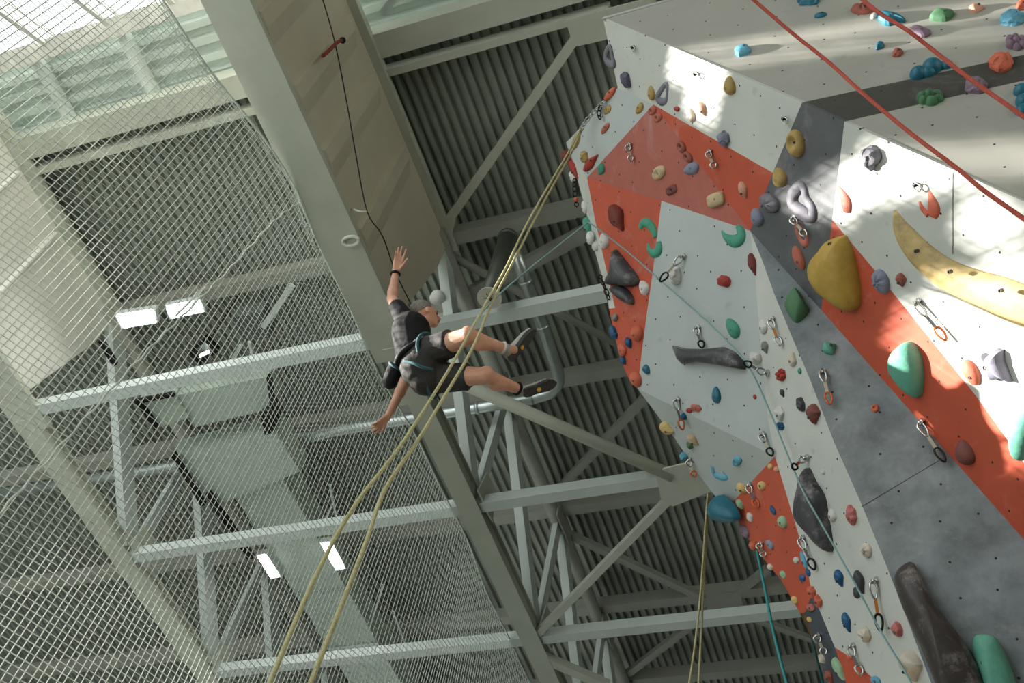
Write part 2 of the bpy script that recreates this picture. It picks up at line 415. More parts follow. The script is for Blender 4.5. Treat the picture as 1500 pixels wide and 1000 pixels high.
b = MB(); b.box(q, q + V3((.1, .1, .22)), .1, .1); tag(b.build('junction_box', mat('box_white', (205, 208, 200), .5), origin=q), 'white junction box just below the bell lamp', 'junction box')

def boxpoly(name, pts, z, h, label, cat, m, group=None):
    mb = MB(); q = [pz(*p, z) for p in pts]; mb.prism(q, (0, 0, h))
    return tag(mb.build(name, m, origin=q[0]), label, cat, group, 'thing')
DUCTM = mat('duct_sheet', (184, 200, 188), .4, .15, var=.06, scale=1.5)
mb = MB(); mb.box((-9.53, 9.3, 12.55), (-9.53, 20, 12.55), .98, .5)
r = tag(mb.build('rectangular_duct', DUCTM, origin=V3((-9.53, 9.3, 12.55))), 'wide flat grey-green duct running between the two lower lamps', 'air duct', None, 'thing')
for y in (10.6, 12.0, 13.4, 14.8):
    mb = MB(); mb.box((-10.04, y, 12.3), (-9.02, y, 12.3), .04, .05); mb.build('seam_flange', GALV, r)
boxpoly('air_handler', [(201, 588), (255, 579), (278, 611), (228, 627)], 12.1, .5, 'smaller boxy air unit left of the ducts behind the net', 'air unit', DUCTM)
boxpoly('branch_duct', [(257, 579), (392, 552), (400, 598), (287, 625)], 12.15, .4, 'flat branch duct next to the smaller air unit behind the net', 'air duct', DUCTM)
boxpoly('branch_duct', [(252, 668), (400, 628), (440, 690), (330, 735), (290, 728)], 12.15, .4, 'angled branch duct meeting the wide duct behind the net', 'air duct', DUCTM)
for pts, l in (([(196, 588), (252, 577), (255, 581), (199, 592)], 'black edge rail on the smaller air unit'), ([(200, 592), (204, 590), (231, 628), (227, 630)], 'sloping black rail beside the smaller air unit'), ([(250, 667), (255, 665), (300, 740), (294, 742)], 'black cable tray beside the angled branch duct'), ([(143, 500), (148, 498), (170, 535), (165, 537)], 'short black rail beside the white girder side'), ([(300, 725), (306, 722), (372, 818), (362, 820)], 'black cable tray running towards the left lower lamp'), ([(390, 552), (396, 551), (402, 600), (396, 601)], 'black end rail on the flat branch duct')):
    boxpoly('black_rail', pts, 12.0, .08, l, 'cable tray', BLKM, 'black rails around the ducts')
def lamp(pts, z, label, g):
    q = [pz(*p, z) for p in pts]; c = sum(q, V3()) / 4
    r = empty('ceiling_lamp', c, label, 'ceiling lamp', g)
    mb = MB(); mb.prism([c + (p - c) * 1.12 for p in q], (0, 0, .1)); mb.build('housing', HOUS, r)
    mb = MB(); mb.prism([p + V3((0, 0, -.012)) for p in q], (0, 0, .02)); mb.build('lens', LENS, r)
    mb = MB(); mb.tube([c + V3((0, 0, .08)), V3((c.x, c.y, ZD))], .01, 5); mb.build('hanger', STEEL, r)
g = 'bright ceiling lamps behind the net'
lamp([(171, 461), (224, 453), (228, 472), (180, 480)], 12.4, 'bright rectangular lamp touching the white girder side, left of a pair', g)
lamp([(244, 448), (291, 439), (298, 456), (251, 466)], 12.4, 'bright rectangular lamp, right of the pair above the truss', g)
lamp([(377, 814), (390, 812), (410, 843), (397, 846)], 12.2, 'bright slanted lamp on the left side of the wide duct', g)
lamp([(470, 796), (486, 794), (505, 831), (492, 834)], 12.2, 'bright slanted lamp right of the wide duct crossed by the yellow rope', g)
lamp([(570, 997), (598, 993), (604, 1008), (576, 1012)], 12.6, 'bright lamp cut by the bottom edge between the yellow ropes and chord', g)
q = [pz(*p, 12.1) for p in ((280, 512), (303, 493), (318, 511), (294, 528))]; c = sum(q, V3()) / 4
r = empty('floodlight', c, 'square black floodlight frame hanging below the pair of lamps', 'floodlight')
mb = MB()
for i in range(4): mb.box(q[i], q[(i + 1) % 4], .05, .14)
mb.build('frame', BLKM, r)
mb = MB(); mb.prism([c + (p - c) * .8 + V3((0, 0, .05)) for p in q], (0, 0, .02)); mb.build('reflector', GALV, r)
q2 = [pz(*p, 12.0) for p in ((291, 520), (305, 513), (307, 517), (293, 524))]; mb = MB(); mb.prism(q2, (0, 0, .02)); mb.build('tube_light', mat('tube_glow', (250, 250, 245), .4, var=0, emit=4), r)
mb = MB(); mb.tube([c + V3((0, 0, .05)), V3((c.x, c.y, ZD))], .012, 6); mb.build('hanger', BLKM, r)
boxpoly('loudspeaker', [(381, 606), (394, 600), (402, 632), (388, 638)], 12.0, .35, 'black loudspeaker box hanging right of the ducts', 'loudspeaker', BLKM)
boxpoly('roof_unit', [(338, 466), (384, 456), (394, 494), (356, 500)], 12.6, .3, 'dark square unit right of the pair of lamps behind the net', 'roof unit', mat('dark_unit', (84, 92, 88), .6))
for a, b_, w, l in (((483, 709), (495, 768), .03, 'thin hanger rod right of the wide duct, upper one'), ((489, 733), (470, 775), .03, 'short thin hanger rod joining the upper hanger rod'), ((561, 856), (540, 925), .03, 'thin hanger rod between the yellow ropes near the bottom'), ((576, 895), (597, 952), .03, 'thin hanger rod right of the lower yellow rope'), ((428, 418), (386, 478), .08, 'pale strut right of the dark square unit'), ((300, 420), (258, 462), .03, 'thin rod above the right lamp of the pair'), ((365, 500), (372, 528), .04, 'tiny upright rod on the tie beam below the lamps'), ((352, 505), (335, 535), .04, 'tiny sloping rod on the tie beam below the lamps')):
    mb = MB(); A, B = pz(*a, 12.3), pz(*b_, 12.3); mb.box(A, B, w, w)
    tag(mb.build('hanger_rod', PAINT2, origin=A), l, 'hanger rod', 'hanger rods behind the net', 'thing')

# clip, strap and wire on the wide girder
q = pz(514, 353, ZL - .06)
r = MB(); r.tube(smoothp([q + V3((.1 * math.cos(a), .06 * math.sin(a), 0)) for a in [i * math.pi / 4 for i in range(8)]], 4, True), .022, 8, closed=True)
tag(r.build('ceiling_ring', mat('ring_white', (232, 234, 226), .4), origin=q), 'small white oval ring under the girder above the net edge', 'ring', None, 'thing')
xw = -5.2
wp = [pxx(x, y, xw) for x, y in ((470, -10), (490, 60), (508, 150), (522, 230), (538, 310), (560, 345), (580, 400), (602, 445))]
mb = MB(); mb.tube(smoothp(wp, 5), .008, 5); tag(mb.build('black_wire', WIRE, origin=wp[0]), 'thin black wire running down the side of the wide girder', 'wire', None, 'thing')
q = pxx(500, 58, xw)
r = empty('red_strap', q, 'short red-brown strap hooked on the girder side near the top', 'strap')
mb = MB(); sp = smoothp([pxx(x, y, xw) for x, y in ((502, 59), (494, 62), (484, 72), (473, 82))], 5); mb.tube(sp, .022, 6); mb.build('webbing', mat('rust_strap', (138, 62, 44), .7), r)
mb = MB(); mb.ball(sp[0], .04); mb.build('hook', BLKM, r)

# ------------------------------------------------------------------ safety net
XN = -5.93
def srow(y):  # height of a row that starts at 0, rising along y
    y = max(y, -1)
    if y < 5: return .8 * y - .055 * y * y
    return 4 - 1.375 + .25 * (y - 5)
def ztop(y):
    pts = [(-2, 9.4), (1.87, 10.28), (2.4, 10.38), (3.33, 10.69), (4.36, 10.95), (6, 11.0), (20, 11.0)]
    for (a, za), (c, zc) in zip(pts, pts[1:]):
        if y <= c: return za + (zc - za) * (y - a) / (c - a)
    return 11
def nx(y, z): return XN + .05 * math.sin(y * 1.1 + z * .35) + .02 * math.sin(y * 3.1 - z)
net = empty('safety_net', V3((XN, 4, -H + .02)), 'large white safety net hanging from the girder across the left half', 'safety net')
CELL = .068
mb = MB(); y = -1.0
while y < 15.5:
    z1 = ztop(y); n = 14
    yy = y + 0.006 * math.sin(y * 37)
    mb.tube([(nx(yy, z), yy, z) for z in [-H + .05 + (z1 + H - .05) * i / n for i in range(n + 1)]], .0052, 4, cap=False)
    y += CELL
k = -8.0
while k < 11:
    pts = []; yv = -1.0
    while yv <= 15.5:
        z = k + srow(yv)
        if -H + .05 < z < ztop(yv): pts.append((nx(yv, z), yv, z))
        yv += .3
    if len(pts) > 1: mb.tube(pts, .0042, 4, cap=False)
    k += CELL
mb.build('mesh', NET, net)['kind'] = 'thing'
mb = MB(); mb.tube([(nx(y, ztop(y)), y, ztop(y)) for y in [-1 + i * .3 for i in range(56)]], .014, 6)
for q in range(1, 6): mb.tube([(nx(y, ztop(y)) + .012 * math.sin(q * 2 + y * 5), y, ztop(y) - .028 * q + .012 * math.sin(y * 9 + q)) for y in [-1 + i * .1 for i in range(62)]], .0035, 4)
mb.build('border_rope', NET, net)
sp = [pxx(x, y, XN + .03) for x, y in ((462, 270), (440, 295), (400, 325), (340, 390), (270, 460), (200, 530), (100, 640), (0, 750), (-60, 810))]
pts = smoothp(sp, 14)
mb = MB(); mb.tube([p + V3((0, .01 * math.sin(i * 1.3), 0)) for i, p in enumerate(pts)], .009, 6); mb.build('lacing_rope', NET, net)
cp = [pxx(x, y, -5.95) for x, y in ((452, 268), (475, 283), (500, 297))] + [pz(x, y, ZL - .07) for x, y in ((522, 308), (537, 310))]
mb = MB(); mb.tube(smoothp(cp, 5), .01, 6); mb.build('corner_cord', NET, net)

# ------------------------------------------------------------------ climbing wall
V1 = P(883, 25, 10); V5 = P(1500, 297, 6.8); KK = P(1500, 790, 7.5)
N1 = plane(V1, V5, KK); NT = plane(V1, V5, V1 + V3((1, 0, 0)))
def p1(x, y): return on(x, y, N1, V1)
def tt(x, y): return on(x, y, NT, V1)
K0 = p1(1099, 338); K1 = p1(1203, 454)
Lb = P(1364, 1000, 7.3)
c969 = P(969, 294, 9.5); c934 = P(934, 569, 9.7)
N3 = plane(K0, c969, c934)
m655 = on(1124, 652, N3, K0); m115 = on(1135, 668, N3, K0)
N4 = plane(K0, Lb, m115)
def p4(x, y): return on(x, y, N4, K0)
def p3(x, y): return on(x, y, N3, K0)
v957 = p1(957, 153); v905 = p1(905, 129); v1132 = p1(1132, 253)
NF = plane(v957, K0, c969)
a860 = on(860, 260, NF, K0)
N5 = plane(a860, c969, c934)
def p5(x, y): return on(x, y, N5, c934)
NG = plane(v905, v957, a860)
def pg(x, y): return on(x, y, NG, a860)
NU = plane(c934, m115, P(1076, 732, 9.3))
def pu(x, y): return on(x, y, NU, c934)
c1053 = pu(1053, 733); c1076 = pu(1076, 732)
NO = plane(m115, c1076, p4(1190, 868))
def po_(x, y): return on(x, y, NO, c1076)
c901 = p5(901, 451)
print('A860', a860.length, p5(892, 452).length, pg(829, 209).length, c1053.length, po_(1172, 898).length, p4(1190, 868).length)
ex = V3((1, 0, 0))
def back(p, k): return p * (1 + k)
s829 = pg(829, 209) * 1.012; s834 = pg(834, 222) * 1.012
s848 = a860.lerp(c901, .1).length; s848 = P(848, 270, s848 * 1.03); s858 = P(858, 310, a860.lerp(c901, .3).length * 1.03)
s872 = P(872, 370, a860.lerp(c901, .55).length * 1.025); s884 = P(884, 420, a860.lerp(c901, .8).length * 1.02)
WALLS = []   # (points, material, name, label)
def far(p, q, k): return p + (q - p) * k
Vx = far(V1, V5, 1.6)
TL = V1 + ex * 6.5
WALLS += [
 ([V1, tt(1175, 150), tt(1420, 97), tt(1800, 18), TL + V3((0, 0, 0))], WARMG, 'white_panel', 'upper upright panel with sunlit stripes'),
 ([tt(1175, 150), tt(1237, 178), tt(1560, 104), tt(1900, 30), tt(1800, 18), tt(1420, 97)], TDARK, 'dark_panel', 'dark band across the upright panel'),
 ([tt(1237, 178), Vx, tt(1900, 420), tt(1900, 30), tt(1560, 104)], WARMG, 'white_panel', 'upright panel below the dark band'),
 ([V1, v905, v957, v1132, p1(1175, 150)], WHITE, 'white_panel', 'white overhang panel at the top corner'),
 ([p1(1175, 150), v1132, K0, K1, p1(1219, 330), p1(1237, 178)], GREY, 'grey_panel', 'charcoal overhang band'),
 ([p1(1237, 178), p1(1219, 322), p1(1285, 400), p1(1430, 580), p1(1500, 678), p1(1640, 870), p1(2100, 900), Vx], WHITE, 'white_panel', 'large white overhang panel'),
 ([p1(1219, 322), K1, p1(1274, 540), p1(1338, 610), KK, far(K0, KK, 1.42), p1(1640, 870), p1(1500, 678), p1(1430, 580), p1(1285, 400)], ORANGE, 'orange_panel', 'orange diagonal band'),
]
# beneath the crease: marbled plane, from the crease to the long left edge
kend = far(K0, KK, 1.42)
N2 = plane(K0, KK, Lb)
def p2(x, y): return on(x, y, N2, K0)
LE = [(1116, 380), (1134, 430), (1160, 493), (1186, 554), (1222, 648), (1262, 738), (1300, 832), (1332, 915), (1364, 1000)]
WALLS += [
 ([K0] + [p2(*q) for q in LE] + [p2(1400, 1100), p2(1640, 1100), kend, KK, K1], MARB, 'grey_panel', 'marbled grey panel'),
]
def edge(x, y): return p2(x, y)
Lp = [p2(*q) for q in LE]
M1 = P(1105, 400, 8.62); 
Mside = [p3(1106, 400), p3(1115, 520), p3(1126, 620), m115]
b1172 = p4(1172, 790); b1190 = p4(1190, 868); b1223 = p4(1223, 948); b1290 = p4(1290, 1003)
WALLS += [
 ([K0] + Mside + [b1172, b1190, b1223, p4(1252, 966), p4(1265, 981), b1290, p4(1310, 1100), p2(1400, 1100)] + Lp[::-1], WHITE, 'white_panel', 'long white strip down to the wall foot'),
 ([c969, K0] + Mside[:3] + [m115, c934, p3(941, 508), p3(948, 456), p3(956, 400)], LGREY, 'white_panel', 'large pale panel with the dark slab hold'),
 ([c934, m115, c1076, c1053, pu(1018, 688), pu(990, 644), pu(960, 604)], LGREY, 'grey_panel', 'undercut grey panel'),
 ([m115, b1172, b1190, po_(1180, 896), po_(1172, 898), po_(1145, 850), po_(1120, 820), po_(1095, 786), po_(1080, 760), c1076], ORANGE, 'orange_panel', 'lower orange panel by the blue ball hold'),
 ([b1190, b1223, p4(1240, 1002), p4(1262, 1100), far(p4(1262, 1100), p4(1225, 1100), 1) * 1.03, p4(1208, 1000) * 1.03, p4(1203, 964) * 1.03, po_(1190, 928), po_(1179, 896)], DKGREY, 'dark_panel', 'dark foot panel'),
 ([b1223, p4(1252, 966), p4(1265, 981), b1290, p4(1310, 1100), p4(1262, 1100), p4(1240, 1002)], ORANGE, 'orange_panel', 'orange foot panel'),
 ([a860, c969, p3(956, 400), p3(948, 456), p3(941, 508), c934, p5(922, 556), p5(910, 530), p5(900, 490), p5(892, 452), c901, p5(872, 324)], ORANGE, 'orange_panel', 'upper left orange panel'),
 ([v957, a860, c969, K0], PINKO, 'orange_panel', 'faded orange panel'),
 ([v957, K0, v1132], ORANGE, 'orange_panel', 'narrow orange panel beside the white overhang'),
 ([v905, pg(886, 146), pg(872, 160), pg(857, 180), pg(860, 236), a860, v957], LGREY, 'grey_panel', 'pale grey corner panel'),
 ([pg(857, 180), s829, s834, a860, pg(860, 236)], LGREY, 'grey_panel', 'narrow pale facet at the rope anchor'),
 ([s834, s848, s858, s872, s884, p5(892, 452), c901, p5(872, 324), a860], WHITE, 'white_panel', 'narrow white edge strip'),
]
wallroot = empty('climbing_wall', V3((0, 6, -H)), 'tall faceted indoor climbing wall in white, orange and grey panels', 'climbing wall')
TRI = []     # for placing holds: triangle soup of the surface
def tri(poly):
    idx = tessellate_polygon([poly])
    return idx
for pts, m, n, l in WALLS:
    # plane of best fit for mapping
    nn = V3((0, 0, 0))
    for i in range(len(pts)):
        a, c = pts[i], pts[(i + 1) % len(pts)]
        nn += V3(((a.y - c.y) * (a.z + c.z), (a.z - c.z) * (a.x + c.x), (a.x - c.x) * (a.y + c.y)))
    nn.normalize()
    if nn.dot(pts[0]) > 0: nn = -nn
    e1 = V3((0, 0, 1)).cross(nn).normalized(); e2 = nn.cross(e1).normalized()
    # tessellate in the picture plane so that concave outlines stay right
    flat = [V3((p.dot(XC) / p.dot(ZC), p.dot(YC) / p.dot(ZC), 0)) for p in pts]
    ts = tri(flat)
    me = bpy.data.meshes.new(n)
    nv = len(pts); vs = [tuple(p) for p in pts] + [tuple(p - nn * .03) for p in pts]
    fs = []
    for t in ts:
        a, c, d = (pts[i] for i in t)
        t = list(t)
        if (c - a).cross(d - a).dot(nn) < 0: t.reverse()
        fs.append(tuple(t)); fs.append(tuple(i + nv for i in reversed(t)))
        TRI.append((pts[t[0]], pts[t[1]], pts[t[2]], nn))
    fs += [(i, (i + 1) % nv, (i + 1) % nv + nv, i + nv) for i in range(nv)]
    me.from_pydata(vs, [], fs); me.update()
    uvl = me.uv_layers.new(name='uv')
    for lp in me.loops:
        p = me.vertices[lp.vertex_index].co; uvl.data[lp.index].uv = (p.dot(e1), p.dot(e2))
    me.materials.append(m)
    ob = bpy.data.objects.new(n, me); COL.objects.link(ob); ob.parent = wallroot; ob.location = -wallroot.location
    ob['label'] = l
# body of the wall behind the panels: skirt from the silhouette
sil = [TL, V1, v905, pg(886, 146), pg(872, 160), pg(857, 180), s829, s834, s848, s872, p5(892, 452), p5(900, 490), p5(922, 556), c934, pu(960, 604), pu(990, 644), pu(1018, 688), c1053, po_(1080, 760), po_(1095, 786), po_(1120, 820), po_(1145, 850), po_(1172, 898), p4(1203, 964) * 1.03, p4(1208, 1000) * 1.03, p4(1225, 1100) * 1.03]
dd = V3((1.6, 2.2, 0))
mb = MB(); vs = sil + [p + dd for p in sil]; n = len(sil)
mb.add(vs, [(i, i + 1, i + 1 + n, i + n) for i in range(n - 1)])
foot = [p4(1225, 1100) * 1.03, p4(1262, 1100), p4(1310, 1100), p2(1400, 1100), p2(1640, 1100), kend]
mb.add(foot + [V3((p.x + .5, p.y + .8, -H)) for p in foot], [(i, i + 1, i + 1 + 6, i + 6) for i in range(5)])
mb.build('back_shell', PLY, wallroot)
mb = MB(); mb.prism([TL, V1, V1 + dd, TL + dd], (0, 0, -.05)); mb.build('top_cover', WALLM, wallroot)
for A_, B_, dn_ in ((p2(1262, 742), p2(1386, 668), N2), (p1(1396, 252), p1(1396, 372), N1)):
    mb = MB(); mb.box(A_ + dn_ * .001, B_ + dn_ * .001, .004, .003, up=dn_); mb.build('panel_joint', BOLTM, wallroot)


def surf(x, y):
    r = ray(x, y); best = None
    for a, b_, c, nn in TRI:
        e1 = b_ - a; e2 = c - a; h = r.cross(e2); dt = e1.dot(h)
        if abs(dt) < 1e-9: continue
        s = -a; u = s.dot(h) / dt
        if u < -1e-4 or u > 1.0001: continue
        q = s.cross(e1); v = r.dot(q) / dt
        if v < -1e-4 or u + v > 1.0001: continue
        t = e2.dot(q) / dt
        if t > 0 and (best is None or t < best[0]): best = (t, e1.cross(e2).normalized(), nn)
    if best is None:
        # just past the outline: use the nearest surface point in the picture
        bd = None
        for a, b_, c, nn in TRI:
            m_ = (a + b_ + c) / 3
            for p in (a, b_, c, (a + b_) / 2, (b_ + c) / 2, (a + c) / 2):
                X = 750 + F * p.dot(XC) / p.dot(ZC); Y = 500 + F * p.dot(YC) / p.dot(ZC)
                d = (X - x) ** 2 + (Y - y) ** 2
                if bd is None or d < bd[0]: bd = (d, p.length, nn)
        return r * bd[1], bd[2]
    n = best[1]
    if n.dot(r) > 0: n = -n
    return r * best[0], n

# ------------------------------------------------------------------ holds
HC = dict(
 purple=(92, 88, 116), lilac=(142, 138, 158), bluegrey=(128, 134, 158), greyv=(118, 116, 126), mustard=(186, 152, 78), tan=(192, 158, 100), orange=(226, 102, 68),
 red=(184, 48, 38), darkred=(132, 48, 38), maroon=(136, 70, 62), terra=(196, 100, 78), peach=(226, 160, 130), cream=(212, 200, 178), white=(214, 212, 204), green=(62, 160, 128),
 mint=(92, 178, 150), teal=(24, 112, 138), blue=(22, 92, 146), lightblue=(88, 170, 200), black=(46, 44, 46), charcoal=(66, 66, 70), yellow=(196, 156, 52), banana=(198, 168, 100), brown=(62, 54, 50),
 rust=(166, 82, 62), lgreen=(150, 196, 150), dgreen=(72, 128, 84), mauve=(134, 108, 128), pink=(206, 108, 102), sand=(206, 180, 134), yyellow=(222, 188, 110), grey=(134, 132, 128))
def hmat(c):
    q = HC[c]; g_ = sum(q) / 3; q = tuple(v + (g_ - v) * .2 for v in q)
    gl = c in ('yellow', 'black', 'brown', 'charcoal', 'teal', 'blue')
    return mat('hold_' + c, q, .42 if gl else .62, var=.16, scale=9, bump=.25, bscale=40, chalk=c in ('black', 'brown', 'charcoal', 'banana'), cdark=c == 'banana')
def frame_at(x, y, L, W, ang, lift=0):
    C, n = surf(x, y); a = math.radians(ang); d = V3((math.cos(a), math.sin(a), 0))
    def hp(X, Y):
        r = ray(X, Y); k = n.dot(r)
        if abs(k) < .12: k = -.12
        return r * min(max(n.dot(C) / k, C.length * .9), C.length * 1.12)
    U = hp(x + d.x * L / 2, y + d.y * L / 2) - hp(x - d.x * L / 2, y - d.y * L / 2)
    Vv = hp(x - d.y * W / 2, y + d.x * W / 2) - hp(x + d.y * W / 2, y - d.x * W / 2)
    U = U - n * U.dot(n); u = U.normalized(); v = n.cross(u)
    sc_ = C.length / F
    hu = min(max(U.length, L * sc_ * .8), L * sc_ * 1.45) / 2
    hv = min(max(abs(Vv.dot(v)), W * sc_ * .8), W * sc_ * 1.45) / 2
    return C, n, u, v, hu, hv
def dome_mesh(outline, h, peak=(0, 0), prof=1.0, nz=0, seed=0, pocket=None, flute=0, rings=8):
    k = len(outline); vs = []; fs = []
    px_, py_ = peak
    for i in range(rings):
        t = i / rings; s = math.cos(t * math.pi / 2); z = h * (math.sin(t * math.pi / 2) ** prof)
        for j, (a, c) in enumerate(outline):
            X = px_ * (1 - s) + a * s; Y = py_ * (1 - s) + c * s; zz = z
            if flute: zz *= 1 + .22 * math.sin(j / k * 2 * math.pi * flute)
            vs.append([X, Y, zz if i else -.012])
    vs.append([px_, py_, h]); m = len(vs) - 1
    for i in range(rings - 1):
        for j in range(k):
            fs.append((i * k + j, i * k + (j + 1) % k, (i + 1) * k + (j + 1) % k, (i + 1) * k + j))
    for j in range(k): fs.append(((rings - 1) * k + j, (rings - 1) * k + (j + 1) % k, m))
    if pocket:
        pu, pv, pr, pd = pocket
        for q in vs:
            if q[2] > 0:
                d = math.hypot(q[0] - pu, q[1] - pv) / pr
                q[2] -= pd * math.exp(-d ** 4 * 1.5)
                q[2] = max(q[2], .002)
    if nz:
        for q in vs:
            if q[2] > -.01:
                nv = noise.noise_vector(V3((q[0] * 28 + seed * 3.1, q[1] * 28, q[2] * 28 + seed)))
                q[0] += nv.x * nz; q[1] += nv.y * nz; q[2] += abs(nv.z) * nz
    return vs, fs
def orient(vs, fs):
    return [tuple(reversed(f)) for f in fs] if False else fs
used_labels = {}
def mk(name, vs, fs, C, n, u, v, m, smooth, label, cat, group=None):
    me = bpy.data.meshes.new(name); me.from_pydata([tuple(q) for q in vs], [], fs)
    bm = bmesh.new(); bm.from_mesh(me); bmesh.ops.recalc_face_normals(bm, faces=bm.faces); bm.to_mesh(me); bm.free()
    for p in me.polygons: p.use_smooth = smooth
    me.materials.append(m); me.update()
    o = bpy.data.objects.new(name, me); COL.objects.link(o)
    M = Matrix((u, v, n)).transposed().to_4x4(); M.translation = C
    o.matrix_world = M
    return tag(o, label, cat, group, 'thing')
def bolt(o, a, c, z, r=.006):
    vs = []; fs = []
    for zz, rr in ((z - .02, r * 1.6), (z + .004, r * 1.6), (z + .004, r), (z - .004, r)):
        vs += [(a + rr * math.cos(k * math.pi / 4), c + rr * math.sin(k * math.pi / 4), zz) for k in range(8)]
    for i in range(3): fs += [(i * 8 + k, i * 8 + (k + 1) % 8, (i + 1) * 8 + (k + 1) % 8, (i + 1) * 8 + k) for k in range(8)]
    fs.append(tuple(range(24, 32)))
    me = bpy.data.meshes.new('bolt'); me.from_pydata(vs, [], fs); me.materials.append(BOLTM)
    b_ = bpy.data.objects.new('bolt', me); COL.objects.link(b_); b_.parent = o
NM = {'jug': 'jug_hold', 'rock': 'rock_hold', 'oval': 'oval_hold', 'wedge': 'wedge_hold', 'ball': 'ball_hold', 'cluster': 'cluster_hold', 'flute': 'fluted_hold', 'slot': 'slot_hold', 'egg': 'oval_hold', 'block': 'block_hold', 'star': 'star_hold'}
def outl(style, hu, hv, seed):
    k = 22; o = []
    for j in range(k):
        t = 2 * math.pi * j / k; c, s = math.cos(t), math.sin(t); r = 1
        if style == 'egg': o.append((hu * c, hv * s * (1 + .28 * c))); continue
        if style == 'wedge':
            r = 1 / max(abs(c) * .75 + abs(s) * .75, .72 + .25 * max(0, c)); r = min(r, 1.15); s *= (1 - .45 * c)
        if style in ('block', 'slot'): r = 1 / (abs(c) ** 4 + abs(s) ** 4) ** .25
        if style == 'rock': r = .92 + .2 * noise.noise(V3((c * 1.6, s * 1.6, seed * 1.7)))
        if style == 'star': r = .72 + .33 * max(0, math.cos(2.5 * t)) ** 1.5 + .1 * noise.noise(V3((c, s, seed)))
        o.append((hu * c * r, hv * s * r))
    return o
def hold(x, y, L, W, ang, col, style, label, hk=None, group=None):
    C, n, u, v, hu, hv = frame_at(x, y, L, W, ang)
    seed = int(x * 7 + y)
    hm = min(hu, hv)
    h = hm * (hk if hk is not None else {'ball': .95, 'rock': .95, 'wedge': 1.0, 'block': .9}.get(style, .75))
    sm = style not in ('rock', 'wedge', 'block', 'star')
    if style == 'cluster':
        vs = []; fs = []; rr = random.Random(seed)
        for q in range(7):
            a = q * 2 * math.pi / 6
            cx, cy = (0, 0) if q == 6 else (hu * .58 * math.cos(a), hv * .58 * math.sin(a))
            r_ = rr.uniform(.36, .48)
            o_ = [(cx + hu * r_ * math.cos(t * math.pi / 6), cy + hv * r_ * math.sin(t * math.pi / 6)) for t in range(12)]
            v2, f2 = dome_mesh(o_, h * rr.uniform(.8, 1.2) * (1.35 if q == 6 else 1), peak=(cx, cy), rings=5)
            k0 = len(vs); vs += v2; fs += [tuple(i + k0 for i in f) for f in f2]
    else:
        kw = {}
        if style == 'jug': kw['pocket'] = (-hu * .1, 0, hm * .52, h * .75)
        if style == 'slot': kw['pocket'] = (0, 0, hm * .5, h * .6)
        if style == 'rock': kw['nz'] = hm * .28
        if style == 'flute': kw['flute'] = 7
        if style == 'wedge': kw['peak'] = (-hu * .45, hv * .1)
        if style == 'oval': kw['peak'] = (0, -hv * .12)
        if style == 'egg': kw['peak'] = (hu * .25, 0)
        if style == 'star': kw['prof'] = .8
        if style == 'block': kw['prof'] = .6
        vs, fs = dome_mesh(outl(style, hu, hv, seed), h, seed=seed, **kw)
    o = mk(NM[style], vs, fs, C, n, u, v, hmat(col), sm, label, 'climbing hold', group)
    if L >= 15 and style not in ('cluster', 'jug'):
        bolt(o, hu * .3 if style != 'egg' else hu * .25, 0, h * .93)
    elif L >= 15 and style == 'jug': bolt(o, -hu * .1, 0, h * .3)
    return o
def volume(px, h, col, label, name='volume_hold', peak=None, prof=.8, smooth=True, bolts=(), round_=True, cat='climbing hold', rings=10):
    cx = sum(p[0] for p in px) / len(px); cy = sum(p[1] for p in px) / len(px)
    C, n = surf(cx, cy); u = (V3((1, 0, 0)) - n * n.x).normalized(); v = n.cross(u)
    def loc(x, y):
        r = ray(x, y); k = min(n.dot(r), -.12); p = r * min(max(n.dot(C) / k, C.length * .8), C.length * 1.25) - C; return (p.dot(u), p.dot(v))
    o_ = [loc(*p) for p in px]
    if round_: o_ = [(q.x, q.y) for q in smoothp([V3((a, c, 0)) for a, c in o_], 4, True)]
    pk = loc(*peak) if peak else (sum(a for a, c in o_) / len(o_), sum(c for a, c in o_) / len(o_))
    vs, fs = dome_mesh(o_, h, peak=pk, prof=prof, rings=rings)
    o = mk(name, vs, fs, C, n, u, v, hmat(col), smooth, label, cat)
    for bx, by, s in bolts:
        a, c = loc(bx, by); bolt(o, a, c, h * s, .009)
    return o
